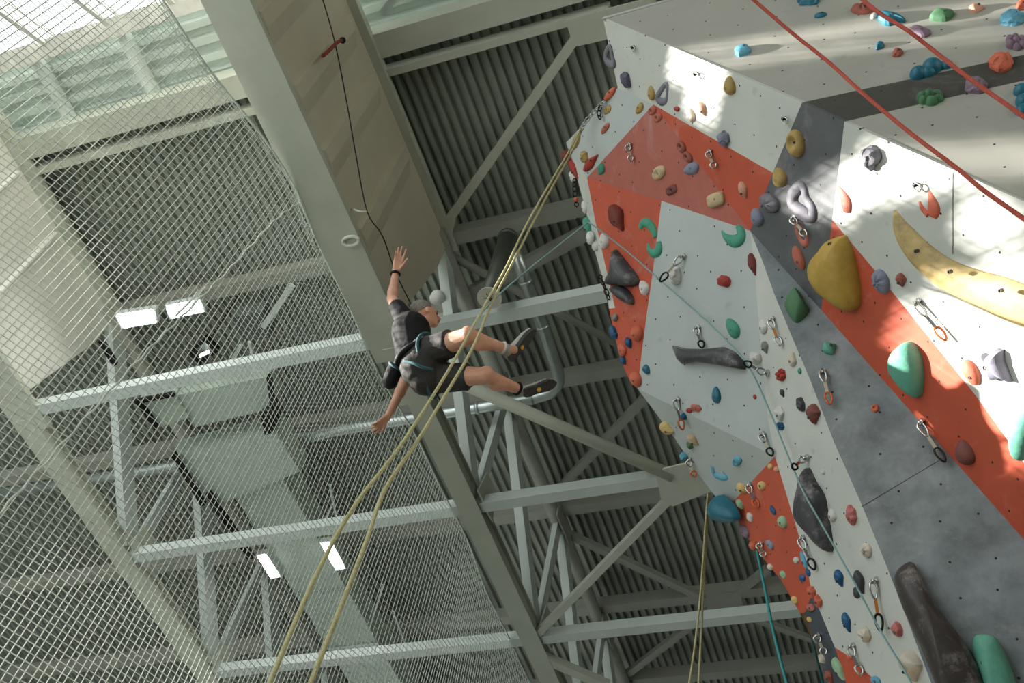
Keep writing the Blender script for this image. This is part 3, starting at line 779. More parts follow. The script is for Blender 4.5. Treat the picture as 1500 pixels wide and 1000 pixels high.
def sweep(px, ws, col, label, hk=.8, closed=False, name='curved_hold', bolts=()):
    cx = sum(p[0] for p in px) / len(px); cy = sum(p[1] for p in px) / len(px)
    C, n = surf(cx, cy); u = (V3((1, 0, 0)) - n * n.x).normalized(); v = n.cross(u)
    def loc(x, y): r = ray(x, y); p = r * (n.dot(C) / min(n.dot(r), -.12)) - C; return V3((p.dot(u), p.dot(v), 0))
    k = 5; c_ = smoothp([loc(*p) for p in px], k, closed); ws = [w_ * 1.25 if max(ws) < 20 else w_ for w_ in ws]
    W_ = smoothp([V3((w, 0, 0)) for w in ws], k, closed)
    s_ = C.length / F * 1.15 / 2
    vs = []; fs = []; m = len(c_); q = 9
    for i, p in enumerate(c_):
        d = (c_[(i + 1) % m] - c_[i - 1]) if closed else (c_[min(i + 1, m - 1)] - c_[max(i - 1, 0)])
        d.normalize(); sd = V3((-d.y, d.x, 0)); r_ = max(W_[i].x, 1) * s_
        for j in range(q):
            a = math.pi * j / (q - 1)
            vs.append(p + sd * (math.cos(a) * r_) + V3((0, 0, math.sin(a) * r_ * hk - .01)))
    for i in range(m if closed else m - 1):
        ii = (i + 1) % m
        for j in range(q - 1): fs.append((i * q + j, i * q + j + 1, ii * q + j + 1, ii * q + j))
        fs.append((i * q + q - 1, i * q, ii * q, ii * q + q - 1))
    if not closed: fs.append(tuple(range(q))); fs.append(tuple((m - 1) * q + j for j in range(q)))
    o = mk(name, vs, fs, C, n, u, v, hmat(col), True, label, 'climbing hold')
    for bx, by, z in bolts:
        p = loc(bx, by); bolt(o, p.x, p.y, z, .008)
    return o

HOLDS = '''
919 117 24 13 70 purple rock|dark purple pitted oval hold near the top corner of the white overhang
955 136 22 11 80 mustard egg|mustard oval hold beside the grey handle hold at the top
893 138 24 8 -50 orange oval|thin orange oval hold on the upper wall outline by the corner
890 161 15 9 -45 mustard egg|small mustard hold next to the chain anchor
937 159 17 10 -52 mustard egg|small mustard hold under the edge of the white overhang
887 188 19 8 -50 terra oval|thin terracotta oval hold alone in the pale grey corner panel
844 208 28 10 -62 mustard egg|mustard hold at the outermost corner where the yellow rope passes
858 230 17 12 -80 mustard rock|lumpy mustard hold touching a red wedge hold
867 238 30 10 -50 red wedge|red wedge hold on the border of the faded orange panel
830 229 12 12 40 darkred wedge|dark red stub on the wall outline below the corner hold
842 248 28 9 68 red wedge|long red wedge hold on the left wall outline
838 258 16 8 60 white egg|white hold tucked under the long red wedge
881 248 15 11 -60 green egg|small green hold in the corner of the faded orange panel
956 162 15 12 -30 terra jug|upper of two terracotta pocket holds at the top of the faded panel
964 172 15 12 -30 terra jug|lower of two terracotta pocket holds at the top of the faded panel
999 215 18 13 50 rust jug|upper of two brown pocket holds above the blue-grey hold
1008 230 18 13 40 rust jug|lower brown pocket hold touching the blue-grey hold
1013 247 25 17 -20 bluegrey egg|blue-grey rounded hold beneath two brown pocket holds
966 253 23 18 -35 sand jug|sand-yellow donut hold in the middle of the faded orange panel
984 278 19 13 -25 maroon slot|red slotted hold low on the faded orange panel
1050 292 26 20 -20 sand block|chunky sand block hold near the crease of the orange panels
992 159 9 9 0 red rock|tiny red hold on the white overhang near its lower edge
1013 169 21 12 78 cream egg|cream hold in the sun patch above the orange edge
1030 160 21 9 65 peach wedge|peach hold in the sun patch right of the cream one
1070 125 28 16 85 mustard egg|large mustard egg hold right of the sun patch on the white overhang
1062 202 25 16 80 bluegrey rock|blue-grey diamond hold on the white and orange border
1090 279 25 10 72 peach wedge|chalky peach wedge on the narrow orange panel
1088 76 22 17 -20 lightblue block|blue-white foot block on the striped upright panel
1185 3 38 14 0 teal rock|teal rough hold cut by the top edge of the picture
1202 23 19 9 -8 teal oval|flat teal hold under the hold cut by the top edge
1263 15 32 15 10 rust flute|rust clawed hold by the far red rope at the top
1303 29 44 20 10 teal star|teal star-shaped hold crossed by the red rope
1281 24 11 10 0 white ball|white knob just left of the teal star hold
1380 25 30 16 5 dgreen block|green block hold near the top between sunlit stripes
1431 14 23 11 -10 peach wedge|peach wedge hold near the top right of the green block
1483 30 38 20 5 lightblue rock|bright blue lumpy hold at the top right corner
1347 48 28 14 22 mauve block|mauve block hold on the red rope in the sun stripe
1289 68 13 13 -70 teal rock|small dark teal hold below the sun stripe
1315 79 17 13 0 rust rock|small rust stone hold beside the small dark teal one
1466 94 36 32 -15 orange rock|big orange rock hold on the dark band edge
1430 129 32 24 20 mauve rock|mauve rock hold beside the red rope on the dark band
1363 146 40 21 5 dgreen cluster|bumpy green hold below the dark band
1489 65 30 26 -20 mauve cluster|mauve knobbly hold at the right edge above the orange rock
1497 10 18 16 0 orange rock|orange hold cut off at the top right corner
1167 210 42 24 80 mustard jug|big mustard ring hold at the top of the charcoal band
1143 259 29 19 72 mustard egg|mustard oval hold where charcoal, white and orange meet
1128 297 30 26 20 greyv flute|grey-violet fluted hold on the charcoal band
1110 317 28 17 72 bluegrey egg|blue-grey oval hold below the fluted one
1278 229 33 31 60 greyv rock|grey skull-like hold on the large white panel
1171 377 38 14 68 terra oval|terracotta bar hold low on the charcoal band
1104 388 32 11 76 darkred wedge|dark red sliver hold on the inner crease
1062 412 21 18 10 red rock|small red ridged hold in the upper part of the pale panel
1074 480 31 17 58 green egg|green oval hold right above the dark slab hold
1119 478 21 13 75 white egg|smooth white hold on the inner crease, uppermost
1108 524 19 18 30 white rock|rough white hold at the tip of the dark slab
1122 509 17 9 78 grey wedge|small grey wedge on the inner crease
1146 549 20 15 80 red cluster|red berry-like hold in the middle of the white strip
1162 526 19 11 75 cream block|cream and grey hold above the berry-like hold
1172 543 8 6 60 green oval|tiny green dot hold at the strip edge
1147 576 12 6 70 charcoal wedge|tiny dark wedge below the berry-like hold
1175 592 25 12 72 charcoal rock|dark grey rock hold left of the maroon wedge
1194 607 28 17 85 maroon wedge|maroon wedge hold at the marbled panel edge
1144 605 21 13 70 white rock|white lump above the small blue crown hold
1144 624 14 12 10 blue cluster|small blue crown-shaped hold on the white strip
1050 578 25 12 85 teal egg|teal capsule hold with a long shadow on the pale panel
1106 581 7 5 60 red oval|tiny red dot hold near the teal rope
1216 510 20 18 -30 mint wedge|small mint hold on the marbled panel
1282 598 12 12 0 orange jug|small round orange hold on the marbled panel
1292 412 38 22 66 bluegrey flute|blue-grey shell-like ridged hold on the orange and white border
1321 410 19 12 80 rust wedge|small rust hold below the end of the long yellow volume
1424 545 42 20 64 orange oval|sunlit orange oval hold beside the grey pinched hold
1414 662 38 25 78 maroon egg|maroon and pale egg hold low on the orange band
1220 754 19 12 70 white egg|white hold touching the dark blade volume
1250 754 30 14 76 pink rock|pink rocky hold near the edge of the white strip
1271 806 21 15 60 cream flute|cream shell hold above the lowest quickdraw
1206 691 8 6 60 white oval|tiny white hold above the dark blade volume
1231 847 25 11 72 blue wedge|blue sliver hold, upper of two on the lower white strip
1242 912 29 10 74 blue wedge|blue sliver hold, lower of two on the lower white strip
1261 853 34 12 74 charcoal wedge|dark wedge hold touching the teal rope, the longer one
1256 867 17 11 65 charcoal egg|short dark hold beneath the longer dark wedge by the teal rope
1270 928 25 15 68 cream rock|cream hold left of the lowest quickdraw
1317 921 25 13 74 pink rock|pink hold right of the lowest quickdraw
1338 976 44 25 80 cream wedge|large cream hold at the bottom of the white strip
1245 962 9 8 0 orange ball|tiny orange knob on the orange foot panel tip
1284 996 16 12 20 lightblue rock|light blue hold cut by the bottom edge
1231 980 34 12 66 lgreen wedge|light green wedge hold at the wall foot
906 320 38 18 66 darkred wedge|dark red wedge hold on the upper left orange panel
886 352 22 14 72 white egg|white hold right of three in the group on the left edge
873 357 22 13 80 white egg|white hold in the middle of three on the left edge
865 348 18 12 75 white egg|white hold left of three in the group on the left edge
857 303 17 10 70 white egg|white hold above the turquoise holds on the left edge
862 332 26 10 75 green wedge|turquoise hold on the left edge where the teal rope turns
944 421 21 14 60 white egg|white oval hold beside the dark fin volumes
992 404 27 17 75 white rock|white chunky hold behind the black carabiner
935 488 22 17 70 orange ball|orange and white bulb hold low on the left orange panel
912 512 18 12 60 orange egg|orange bulging hold on the left wall outline
900 487 20 10 65 blue rock|blue jagged hold on the left wall outline
922 502 18 10 70 blue rock|blue hold in the left orange panel beside the orange bulb
914 528 15 8 65 blue rock|small blue hold above the lowest orange ball of the left panel
948 541 15 9 60 teal rock|small teal hold just off the orange panel on white
902 466 12 8 70 grey rock|small grey hold at the narrow top of the left orange strip
933 555 22 16 55 orange ball|orange ball hold at the bottom corner of the left orange panel
1010 601 9 8 0 red ball|small red ball beside a larger orange-topped one
1020 597 18 12 10 terra rock|orange and white hold on the undercut crease
1003 609 10 8 40 blue rock|small blue hold beneath the red ball
979 627 20 13 30 yyellow wedge|yellow wedge hold on the outline of the undercut panel
1017 644 20 11 48 sand wedge|cream and tan wedge hold above a small green one
1012 652 12 8 40 dgreen rock|small green hold under the cream and tan wedge
1002 668 14 9 40 lightblue rock|light blue hold on the outline of the undercut panel
1080 675 21 14 -38 lightblue jug|light blue handle hold on the undercut panel
1088 714 15 12 20 yyellow ball|pale yellow ball at the border of the lower orange panel
1117 711 15 14 0 yyellow ball|pale yellow ball in the upper part of the lower orange panel
1129 683 9 9 0 yyellow ball|small yellow ball at the top tip of the lower orange panel
1138 687 9 9 0 peach ball|small pink ball at the top tip of the lower orange panel
1085 737 14 9 50 lgreen rock|green and white hold right of the big blue ball
1100 757 11 9 40 white block|white cube-like hold with dark hole on lower orange panel
1133 747 12 6 50 blue block|small blue bar hold on the lower orange panel
1148 764 16 15 30 lgreen ball|pale green ball hold in the middle of the lower orange panel
1128 797 18 11 35 lilac egg|lilac egg hold on the lower orange panel
1091 777 22 12 42 mauve egg|purple and orange hold on the lower outline
1103 799 11 8 50 orange ball|orange knob on the lower outline
1167 820 11 10 0 white ball|white ball near the right edge of the lower orange panel
1129 830 11 9 20 cream ball|cream ball on the outline beneath the orange knob
1147 841 13 9 30 lgreen egg|yellow-green hold low on the lower orange panel
1176 846 12 11 0 blue ball|blue ball at the right edge of the lower orange panel
1178 820 28 7 70 lightblue oval|long light blue hold along the right edge of the lower orange panel
1184 838 11 7 50 blue egg|short blue hold under the long light blue one
1191 866 16 11 60 orange rock|uppermost orange hold of the bunch at the lower tip
1200 880 16 12 60 orange rock|right orange hold of the bunch at the lower tip
1189 889 15 11 20 pink rock|pinkish hold lowest in the bunch at the lower tip
1186 907 9 7 20 yyellow ball|yellow knob on the dark foot panel
1166 879 12 9 40 yyellow rock|yellowish hold at the bottom point of the lower orange panel
1206 964 13 9 60 cream rock|cream hold on the dark foot panel
1217 990 17 12 60 rust rock|brown hold on the dark foot panel at the bottom edge
'''
for ln in HOLDS.strip().splitlines():
    a, lab = ln.split('|'); x, y, L, W, ang, col, st = a.split()
    hold(float(x), float(y), float(L), float(W), float(ang), col, st, lab)
# three-lobed and paired holds are one casting each
def lobes(ps, col, label, name='cluster_hold'):
    cx = sum(p[0] for p in ps) / len(ps); cy = sum(p[1] for p in ps) / len(ps)
    C, n, u, v, hu, hv = frame_at(cx, cy, 10, 10, 0)
    vs = []; fs = []
    for x, y, r_ in ps:
        rr = ray(x, y); p = rr * (n.dot(C) / n.dot(rr)) - C; a0, c0 = p.dot(u), p.dot(v); s_ = C.length / F * r_
        v2, f2 = dome_mesh([(a0 + s_ * math.cos(t * math.pi / 8), c0 + s_ * math.sin(t * math.pi / 8)) for t in range(16)], s_ * 1.15, peak=(a0, c0), rings=7)
        k0 = len(vs); vs += v2; fs += [tuple(i + k0 for i in f) for f in f2]
    return mk(name, vs, fs, C, n, u, v, hmat(col), True, label, 'climbing hold')
lobes([(1346, 110, 12), (1366, 101, 14), (1360, 108, 10), (1387, 97, 8), (1377, 99, 8)], 'teal', 'large blue three-lobed hold above the dark band')
lobes([(1497, 135, 11), (1500, 150, 11), (1498, 164, 10)], 'teal', 'blue stacked-lobe hold at the right edge below the dark band')
# handles, hooks, volumes
sweep([(977, 123), (969, 131), (963, 143), (968, 149), (975, 147), (977, 138)], [6, 7, 8, 9, 7, 5], 'greyv', 'grey handle hold beside the mustard oval at the top', closed=True)
sweep([(892, 68), (887, 80), (889, 90), (898, 95), (896, 84)], [5, 7, 8, 7, 5], 'greyv', 'grey triangular handle on the top corner outline', closed=True)
sweep([(1172, 273), (1162, 285), (1163, 300), (1175, 311), (1189, 317), (1190, 305), (1181, 290), (1178, 277)], [13, 15, 16, 17, 14, 12, 11, 11], 'greyv', 'large grey ring handle on the charcoal band', closed=True)
sweep([(1166, 325), (1167, 338), (1173, 352), (1180, 357), (1182, 346), (1175, 334)], [5, 6, 7, 8, 6, 5], 'terra', 'terracotta slotted ring under the large grey ring handle', closed=True)
sweep([(1226, 272), (1234, 284), (1240, 298), (1241, 311)], [6, 11, 16, 12], 'terra', 'long terracotta wedge hold at the left side of the white panel', hk=.6)
sweep([(1057, 338), (1063, 347), (1074, 353), (1084, 350), (1086, 341), (1080, 331)], [4, 8, 13, 14, 12, 7], 'green', 'green hooked horn hold near the top of the pale panel')
sweep([(938, 334), (943, 326), (951, 328), (958, 338), (960, 348)], [8, 10, 11, 10, 7], 'green', 'green hook hold, upper of the interlocked pair')
sweep([(949, 357), (951, 366), (958, 371), (965, 366), (965, 354)], [5, 7, 10, 12, 8], 'green', 'green hook hold, lower of the interlocked pair')
sweep([(1043, 682), (1047, 694), (1056, 699), (1065, 699), (1058, 690)], [6, 8, 8, 5, 4], 'lightblue', 'light blue hooked hold on the undercut panel')
sweep([(1361, 280), (1365, 292), (1368, 306), (1366, 317)], [6, 11, 17, 12], 'orange', 'bright orange thumb of the mitten-like hold on the white panel', hk=.6)
sweep([(1347, 295), (1351, 305), (1360, 315)], [5, 7, 8], 'orange', 'short side thumb of the mitten-like orange hold')
sweep([(1311, 308), (1318, 330), (1330, 350), (1352, 375), (1388, 402), (1430, 421), (1470, 436), (1512, 452), (1545, 462)], [9, 26, 36, 41, 43, 46, 52, 50, 36], 'banana', 'long yellow banana-shaped volume reaching the right edge', hk=.55, name='banana_volume', bolts=[(1363, 362, .12), (1412, 392, .12), (1487, 419, .12)])
volume([(1237, 344), (1243, 349), (1252, 372), (1259, 405), (1262, 432), (1257, 451), (1246, 454), (1230, 444), (1210, 428), (1197, 408), (1194, 388), (1200, 373), (1211, 361), (1219, 350)], .17, 'yellow', 'big yellow teardrop volume on the charcoal and orange border', 'teardrop_volume', bolts=[(1233, 353, .62)])
volume([(1164, 422), (1156, 430), (1149, 446), (1155, 461), (1165, 473), (1176, 468), (1186, 455), (1179, 443), (1172, 430)], .09, 'dgreen', 'dark green half-moon hold on the marbled panel tip', 'half_moon_hold', peak=(1174, 444), prof=1.3, smooth=False)
volume([(1329, 500), (1340, 503), (1350, 520), (1354, 545), (1352, 575), (1344, 581), (1331, 572), (1317, 556), (1309, 536), (1314, 514)], .12, 'mint', 'mint half-dome hold in the sunlit orange band', 'half_dome_hold', peak=(1330, 522), prof=.8, smooth=True, bolts=[(1318, 546, .6)])
volume([(1500, 604), (1493, 622), (1491, 645), (1499, 672), (1520, 664), (1530, 630), (1518, 604)], .14, 'mint', 'mint rounded hold cut by the right edge', 'half_dome_hold')
volume([(1435, 518), (1444, 516), (1451, 520), (1464, 509), (1471, 512), (1473, 528), (1485, 559), (1471, 552), (1458, 556), (1452, 542), (1444, 530)], .08, 'lilac', 'pale grey pinched star hold on the sunlit white panel', 'star_hold', smooth=False, round_=False, prof=.7, bolts=[(1456, 534, .95)])
volume([(1328, 826), (1336, 825), (1343, 832), (1360, 866), (1382, 902), (1420, 952), (1450, 1015), (1460, 1060), (1400, 1060), (1376, 1015), (1352, 955), (1324, 895), (1311, 856), (1314, 838)], .2, 'brown', 'huge glossy dark brown tusk-shaped volume at the bottom right', 'tusk_volume', bolts=[(1330, 833, .35)])
volume([(1427, 934), (1440, 930), (1455, 933), (1465, 944), (1479, 972), (1492, 1015), (1494, 1060), (1455, 1060), (1434, 990), (1425, 955)], .14, 'mint', 'large mint egg-shaped hold at the bottom right', 'half_dome_hold', peak=(1448, 960), bolts=[(1441, 976, .8)])
volume([(1186, 684), (1196, 704), (1209, 726), (1214, 752), (1220, 788), (1221, 806), (1215, 806), (1200, 789), (1183, 770), (1175, 756), (1175, 730), (1180, 706)], .14, 'charcoal', 'dark blade-shaped volume crossed by the teal rope', 'blade_volume', bolts=[(1203, 710, .4), (1207, 750, .5), (1200, 780, .4)])
volume([(903, 367), (909, 371), (925, 391), (936, 406), (935, 417), (921, 420), (905, 417), (894, 417), (893, 410), (900, 396)], .12, 'charcoal', 'dark fin-shaped volume, the upper large one', 'fin_volume', peak=(912, 405))
volume([(898, 423), (908, 418), (921, 424), (929, 437), (929, 445), (923, 445), (909, 435)], .1, 'charcoal', 'dark fin-shaped volume, the lower small one', 'fin_volume', peak=(912, 427))
volume([(988, 506), (1004, 510), (1032, 511), (1062, 508), (1077, 515), (1093, 530), (1093, 541), (1060, 535), (1021, 529), (1003, 533), (995, 525)], .11, 'charcoal', 'long dark slab volume with chalk smears on the pale panel', 'slab_volume', peak=(1050, 521), prof=.7, round_=False)
volume([(1055, 725), (1064, 729), (1076, 742), (1083, 757), (1078, 763), (1063, 765), (1051, 756), (1047, 741)], .13, 'teal', 'big glossy blue ball volume at the corner of the lower orange panel', 'ball_volume')

# ------------------------------------------------------------------ quickdraws
def biner(p, q, w, m, parent, name, tr=.0078):
    d = (q - p); L = d.length; d.normalize(); s = d.cross(-ZC).normalized()
    o = []
    for k in range(18):
        a = 2 * math.pi * k / 18; o.append(p + d * (L / 2 - L / 2 * math.cos(a)) + s * (w * math.sin(a) * (.85 + .25 * math.cos(a))))
    mb = MB(); mb.tube(o, tr, 6, closed=True); return mb.build(name, m, parent)
def quickdraw(a, b_, label, sling='cream', low='steel', depth=.06):
    A, n = surf(*a); rr = ray(*b_)
    B = rr * min((A + n * depth).length, surf(*b_)[0].length - depth)
    A2 = A + n * .035
    r = empty('quickdraw', A, label, 'quickdraw', 'quickdraws on the climbing wall')
    d = B - A2
    if d.length > .5: d = d.normalized() * .5; B = A2 + d
    mb = MB(); mb.box(A + n * -.004, A + n * .02, .045, .03); mb.tube([A, A + n * .04], .013, 8); mb.tube([A + n * .03, A2 + d * .06], .016, 6, flat=.4); mb.build('hanger', STEEL, r)
    biner(A2, A2 + d * .36, .026, STEEL, r, 'upper_carabiner')
    c = {'cream': mat('sling_cream', (196, 190, 170), .8), 'red': mat('sling_red', (176, 70, 52), .8), 'orange': mat('sling_orange', (206, 130, 66), .8), 'grey': mat('sling_grey', (112, 116, 116), .8)}[sling]
    mb = MB(); mb.box(A2 + d * .32, A2 + d * .7, .02, .007, up=ZC); mb.build('sling', c, r)
    biner(A2 + d * .66, B, .026, STEEL if low == 'steel' else (BLKM if low == 'black' else mat('biner_orange', (206, 110, 60), .35, .5)), r, 'lower_carabiner')
    return B
QD = [((1205, 545), (1216, 592), 'quickdraw with orange tip hanging on the marbled grey panel', 'cream', 'orange'),
 ((1003, 376), (967, 412), 'stretched quickdraw with black carabiner holding the teal rope on the pale panel', 'cream', 'black'),
 ((1024, 480), (1029, 509), 'quickdraw hanging just above the dark slab volume', 'grey', 'black'),
 ((924, 212), (925, 236), 'short quickdraw on the upper left part of the faded orange panel', 'cream', 'steel'),
 ((1042, 222), (1047, 246), 'quickdraw on the narrow orange panel beside the white overhang', 'cream', 'steel'),
 ((1165, 318), (1181, 346), 'quickdraw beneath the large grey ring handle', 'cream', 'steel'),
 ((1134, 468), (1143, 506), 'quickdraw with orange sling at the top of the white strip', 'orange', 'steel'),
 ((1126, 546), (1090, 530), 'quickdraw pulled sideways by the teal rope at the slab tip', 'grey', 'black'),
 ((1347, 442), (1386, 498), 'quickdraw in the bright sun patch under the banana volume', 'grey', 'orange'),
 ((1352, 617), (1384, 676), 'quickdraw on the lower border of the orange band', 'cream', 'black'),
 ((1184, 670), (1161, 686), 'black and silver quickdraw pulled sideways above the dark blade volume', 'red', 'black'),
 ((1178, 788), (1193, 834), 'quickdraw left of the dark blade volume tip', 'grey', 'black'),
 ((1285, 850), (1290, 924), 'long lowest quickdraw with black carabiner on the teal rope', 'orange', 'black'),
 ((1251, 946), (1262, 988), 'quickdraw at the orange foot panel near the bottom edge', 'grey', 'steel'),
 ((994, 585), (1000, 629), 'quickdraw with orange tip hanging at the undercut crease', 'grey', 'orange'),
 ((1119, 636), (1131, 667), 'quickdraw at the top tip of the lower orange panel', 'cream', 'black'),
 ((1012, 672), (1018, 698), 'quickdraw near the outline of the undercut panel', 'cream', 'orange'),
 ((1101, 710), (1110, 743), 'quickdraw between two yellow balls on the lower orange panel', 'grey', 'orange'),
 ((1117, 796), (1120, 815), 'small quickdraw beside the lilac egg hold', 'grey', 'steel'),
 ((1202, 930), (1209, 958), 'small quickdraw on the dark foot panel', 'cream', 'steel')]
for a, b_, l, s1, s2 in QD: quickdraw(a, b_, l, s1, s2)
for (x, y), l in (((1344, 270), 'bare bolt hanger above the mitten-like orange hold'), ((1151, 173), 'bare bolt hanger left of the charcoal band top'), ((1021, 108), 'bare bolt hanger in the sun patch near the top'), ((929, 69), 'bare bolt hanger near the top corner of the white overhang')):
    A, n = surf(x, y); r = empty('bolt_hanger', A, l, 'bolt hanger', 'bare bolt hangers')
    mb = MB(); mb.tube([A - n * .005, A + n * .03], .014, 8); mb.build('bolt', BLKM, r)
    mb = MB(); c = A + n * .03; u_ = (V3((0, 0, -1)) + n * n.z).normalized(); s_ = n.cross(u_)
    mb.tube([c + u_ * (.03 - .03 * math.cos(k * math.pi / 5)) + s_ * (.022 * math.sin(k * math.pi / 5)) for k in range(10)], .005, 6, closed=True); mb.build('ring', STEEL, r)
# chains on the left outline
def chain(px, label, m=STEEL, n=9, ts=10.2):
    pts = smoothp([P(x, y, t) for x, y, t in px], 6)
    r = empty('anchor_chain', pts[0], label, 'anchor chain', 'chains on the wall outline')
    tot = len(pts)
    for i in range(n):
        p = pts[int(i * (tot - 1) / n)]; q = pts[int((i + 1) * (tot - 1) / n)]
        d = q - p; s = d.normalized().cross(ZC if i % 2 else YC).normalized(); o = []
        for k in range(12):
            a = 2 * math.pi * k / 12; o.append(p + d * (.5 - .62 * math.cos(a)) + s * (.017 * math.sin(a)))
        mb = MB(); mb.tube(o, .006, 5, closed=True); mb.build('chain_link', m, r)
chain([(886, 148, 10.05), (872, 162, 10.15), (858, 178, 10.25), (848, 196, 10.3)], 'steel anchor chain holding the yellow rope at the top')
chain([(880, 155, 10.1), (877, 166, 10.12), (879, 174, 10.1)], 'short dangling chain beside the yellow rope anchor', BLKM, 3)
chain([(842, 262, 10.4), (842, 280, 10.4), (845, 302, 10.4)], 'chain hanging on the outline above the white holds', BLKM, 6)
chain([(878, 402, 10.1), (884, 416, 10.1), (892, 438, 10.05)], 'dark chain hanging on the outline beside the fin volumes', BLKM, 7)
mb = MB(); q = P(844, 292, 10.3); mb.ball(q, .022); tag(mb.build('rope_stopper', hmat('orange'), origin=q), 'small orange ball stopper on the outline chain', 'stopper', None, 'thing')

# ------------------------------------------------------------------ ropes
def rope(px, rad, m, label, k=10, group=None):
    pts = smoothp([P(x, y, t) for x, y, t in px], k); mb = MB(); mb.tube(pts, rad, 8)
    return tag(mb.build('climbing_rope', m, origin=pts[0]), label, 'rope', group, 'thing')
rope([(851, 188, 10.2), (832, 224, 9.9), (797, 283, 9.2), (769, 333, 8.4), (741, 392, 7.6), (715, 438, 7.0), (690, 484, 6.4), (645, 562, 5.6), (585, 655, 4.9), (520, 740, 4.3), (465, 838, 3.9), (395, 1000, 3.3), (360, 1090, 3.0)], .0085, ROPEY, 'yellow rope, left of the two strands passing in front of the climber')
rope([(853, 189, 10.22), (836, 226, 9.95), (802, 286, 9.25), (777, 333, 8.5), (747, 392, 7.65), (720, 445, 7.0), (692, 510, 6.4), (650, 582, 5.7), (612, 645, 5.1), (565, 715, 4.5), (532, 805, 4.0), (455, 1000, 3.4), (420, 1090, 3.1)], .0085, ROPEY, 'yellow rope, right of the two strands passing in front of the climber')
rope([(880, -230, 8.0), (1000, -90, 7.6), (1095, -8, 7.3), (1160, 48, 7.1), (1215, 92, 6.9), (1262, 135, 6.6), (1330, 192, 6.2), (1400, 245, 5.9), (1440, 278, 5.7), (1505, 324, 5.5), (1560, 365, 5.3), (1800, 560, 4.5), (2100, 900, 3.6)], .011, ROPER, 'red rope crossing the upright panel, the longer lower one')
rope([(1050, -220, 7.5), (1160, -90, 7.2), (1255, -8, 6.9), (1290, 20, 6.7), (1330, 45, 6.5), (1365, 72, 6.4), (1420, 115, 6.1), (1470, 150, 5.9), (1505, 175, 5.8), (1560, 215, 5.6), (1850, 430, 4.6), (2200, 800, 3.6)], .011, ROPER, 'red rope in the top right corner crossing the teal star hold')
rope([(676, 500, 8.0), (690, 480, 8.6), (720, 442, 9.2), (770, 398, 9.6), (820, 358, 9.9), (862, 325, 10.0)], .0075, ROPET, 'pale teal rope from the climber harness up to the wall edge')
rope([(862, 325, 10.0)] + [(x, y, surf(x, y)[0].length - d_) for x, y, d_ in ((915, 365, .16), (968, 411, .14), (1040, 475, .16), (1092, 530, .2), (1125, 596, .16), (1162, 686, .18), (1180, 726, .24), (1205, 770, .26), (1250, 850, .2), (1290, 924, .15), (1335, 1000, .2), (1362, 1060, .2))], .0065, ROPET, 'teal rope running down the wall through three quickdraws')
rope([(1037, 722, 9.75), (1034, 760, 9.7), (1027, 860, 9.5), (1018, 945, 9.35), (1008, 1010, 9.2)], .009, ROPEY, 'yellow rope hanging from the wall outline, left strand')
rope([(1039, 722, 9.76), (1036, 770, 9.7), (1030, 870, 9.5), (1026, 950, 9.35), (1023, 1010, 9.2)], .009, ROPEY, 'yellow rope hanging from the wall outline, right strand')
rope([(1108, 802, 9.4), (1120, 860, 9.3), (1134, 930, 9.2), (1155, 1010, 9.1)], .012, ROPEB, 'bright teal rope hanging below the lower orange panel')
rope([(1180, 900, 9.0), (1193, 950, 9.0), (1208, 1010, 9.0)], .009, mat('rope_dark_teal', (28, 84, 84), .8), 'dark teal rope beside the dark foot panel')

# ------------------------------------------------------------------ the climber
def remesh(mb, name, m, parent, vox=.009, sm=6, inflate=0):
    me = bpy.data.meshes.new(name); o0 = V3(parent.location)
    me.from_pydata([tuple(v - o0) for v in mb.v], [], mb.f)
    t = bpy.data.objects.new('tmp', me); COL.objects.link(t)
    r = t.modifiers.new('r', 'REMESH'); r.mode = 'VOXEL'; r.voxel_size = vox; r.use_smooth_shade = True
    s = t.modifiers.new('s', 'SMOOTH'); s.factor = .5; s.iterations = sm
    dg = bpy.context.evaluated_depsgraph_get()
    nm_ = bpy.data.meshes.new_from_object(t.evaluated_get(dg))
    bpy.data.objects.remove(t)
    nm_.name = name; nm_.materials.clear(); nm_.materials.append(m)
    for p in nm_.polygons: p.use_smooth = True
    ob = bpy.data.objects.new(name, nm_); COL.objects.link(ob); ob.parent = parent
    return ob
pel = J(618, 538, 8.25)
per = empty('person', pel, 'climber in black t-shirt and dark shorts falling through the air, arms spread', 'person')
chest = J(602, 484, 8.5); belly = J(606, 515, 8.36); neck = J(607, 470, 8.66)
shR = J(590, 463, 8.58); elR = J(574, 438, 8.80); wrR = J(579.5, 399, 8.97)
shL = J(606, 506, 8.72); elL = J(592, 562, 8.56); wrL = J(568, 610, 8.42)
hipR = J(622, 517, 8.27); knR = J(686, 492, 8.02); anR = J(741, 511, 8.16)
hipL = J(628, 553, 8.25); knL = J(712, 550, 8.10); anL = J(762, 571, 8.3)
hd = J(624, 462, 8.76)
hup = (XC * -.12 + YC * -.72 + ZC * .62).normalized()
hf = (XC * .93 + YC * .28 + ZC * .12); hf = (hf - hup * hf.dot(hup)).normalized(); hs = hup.cross(hf)
HM = Matrix((hf, hs, hup)).transposed()
def hp_(f_, s_, u_): return hd + hf * f_ + hs * s_ + hup * u_
b = MB()
tx = Matrix((XC, YC, ZC)).transposed()
b.cone(belly, .125, chest, .135); b.ball(pel, .15); b.cone(pel, .14, belly, .12)
b.cone(chest, .1, shR, .062); b.cone(chest, .1, shL, .062); b.cone(chest + (neck - chest) * .6, .08, hp_(-.015, 0, -.09), .052)
b.cone(shR, .058, elR, .042); b.cone(elR, .044, wrR, .027)
b.cone(shL, .058, elL, .042); b.cone(elL, .044, wrL, .027)
b.ball(elR.lerp(wrR, .25), .047); b.ball(elL.lerp(wrL, .25), .047)
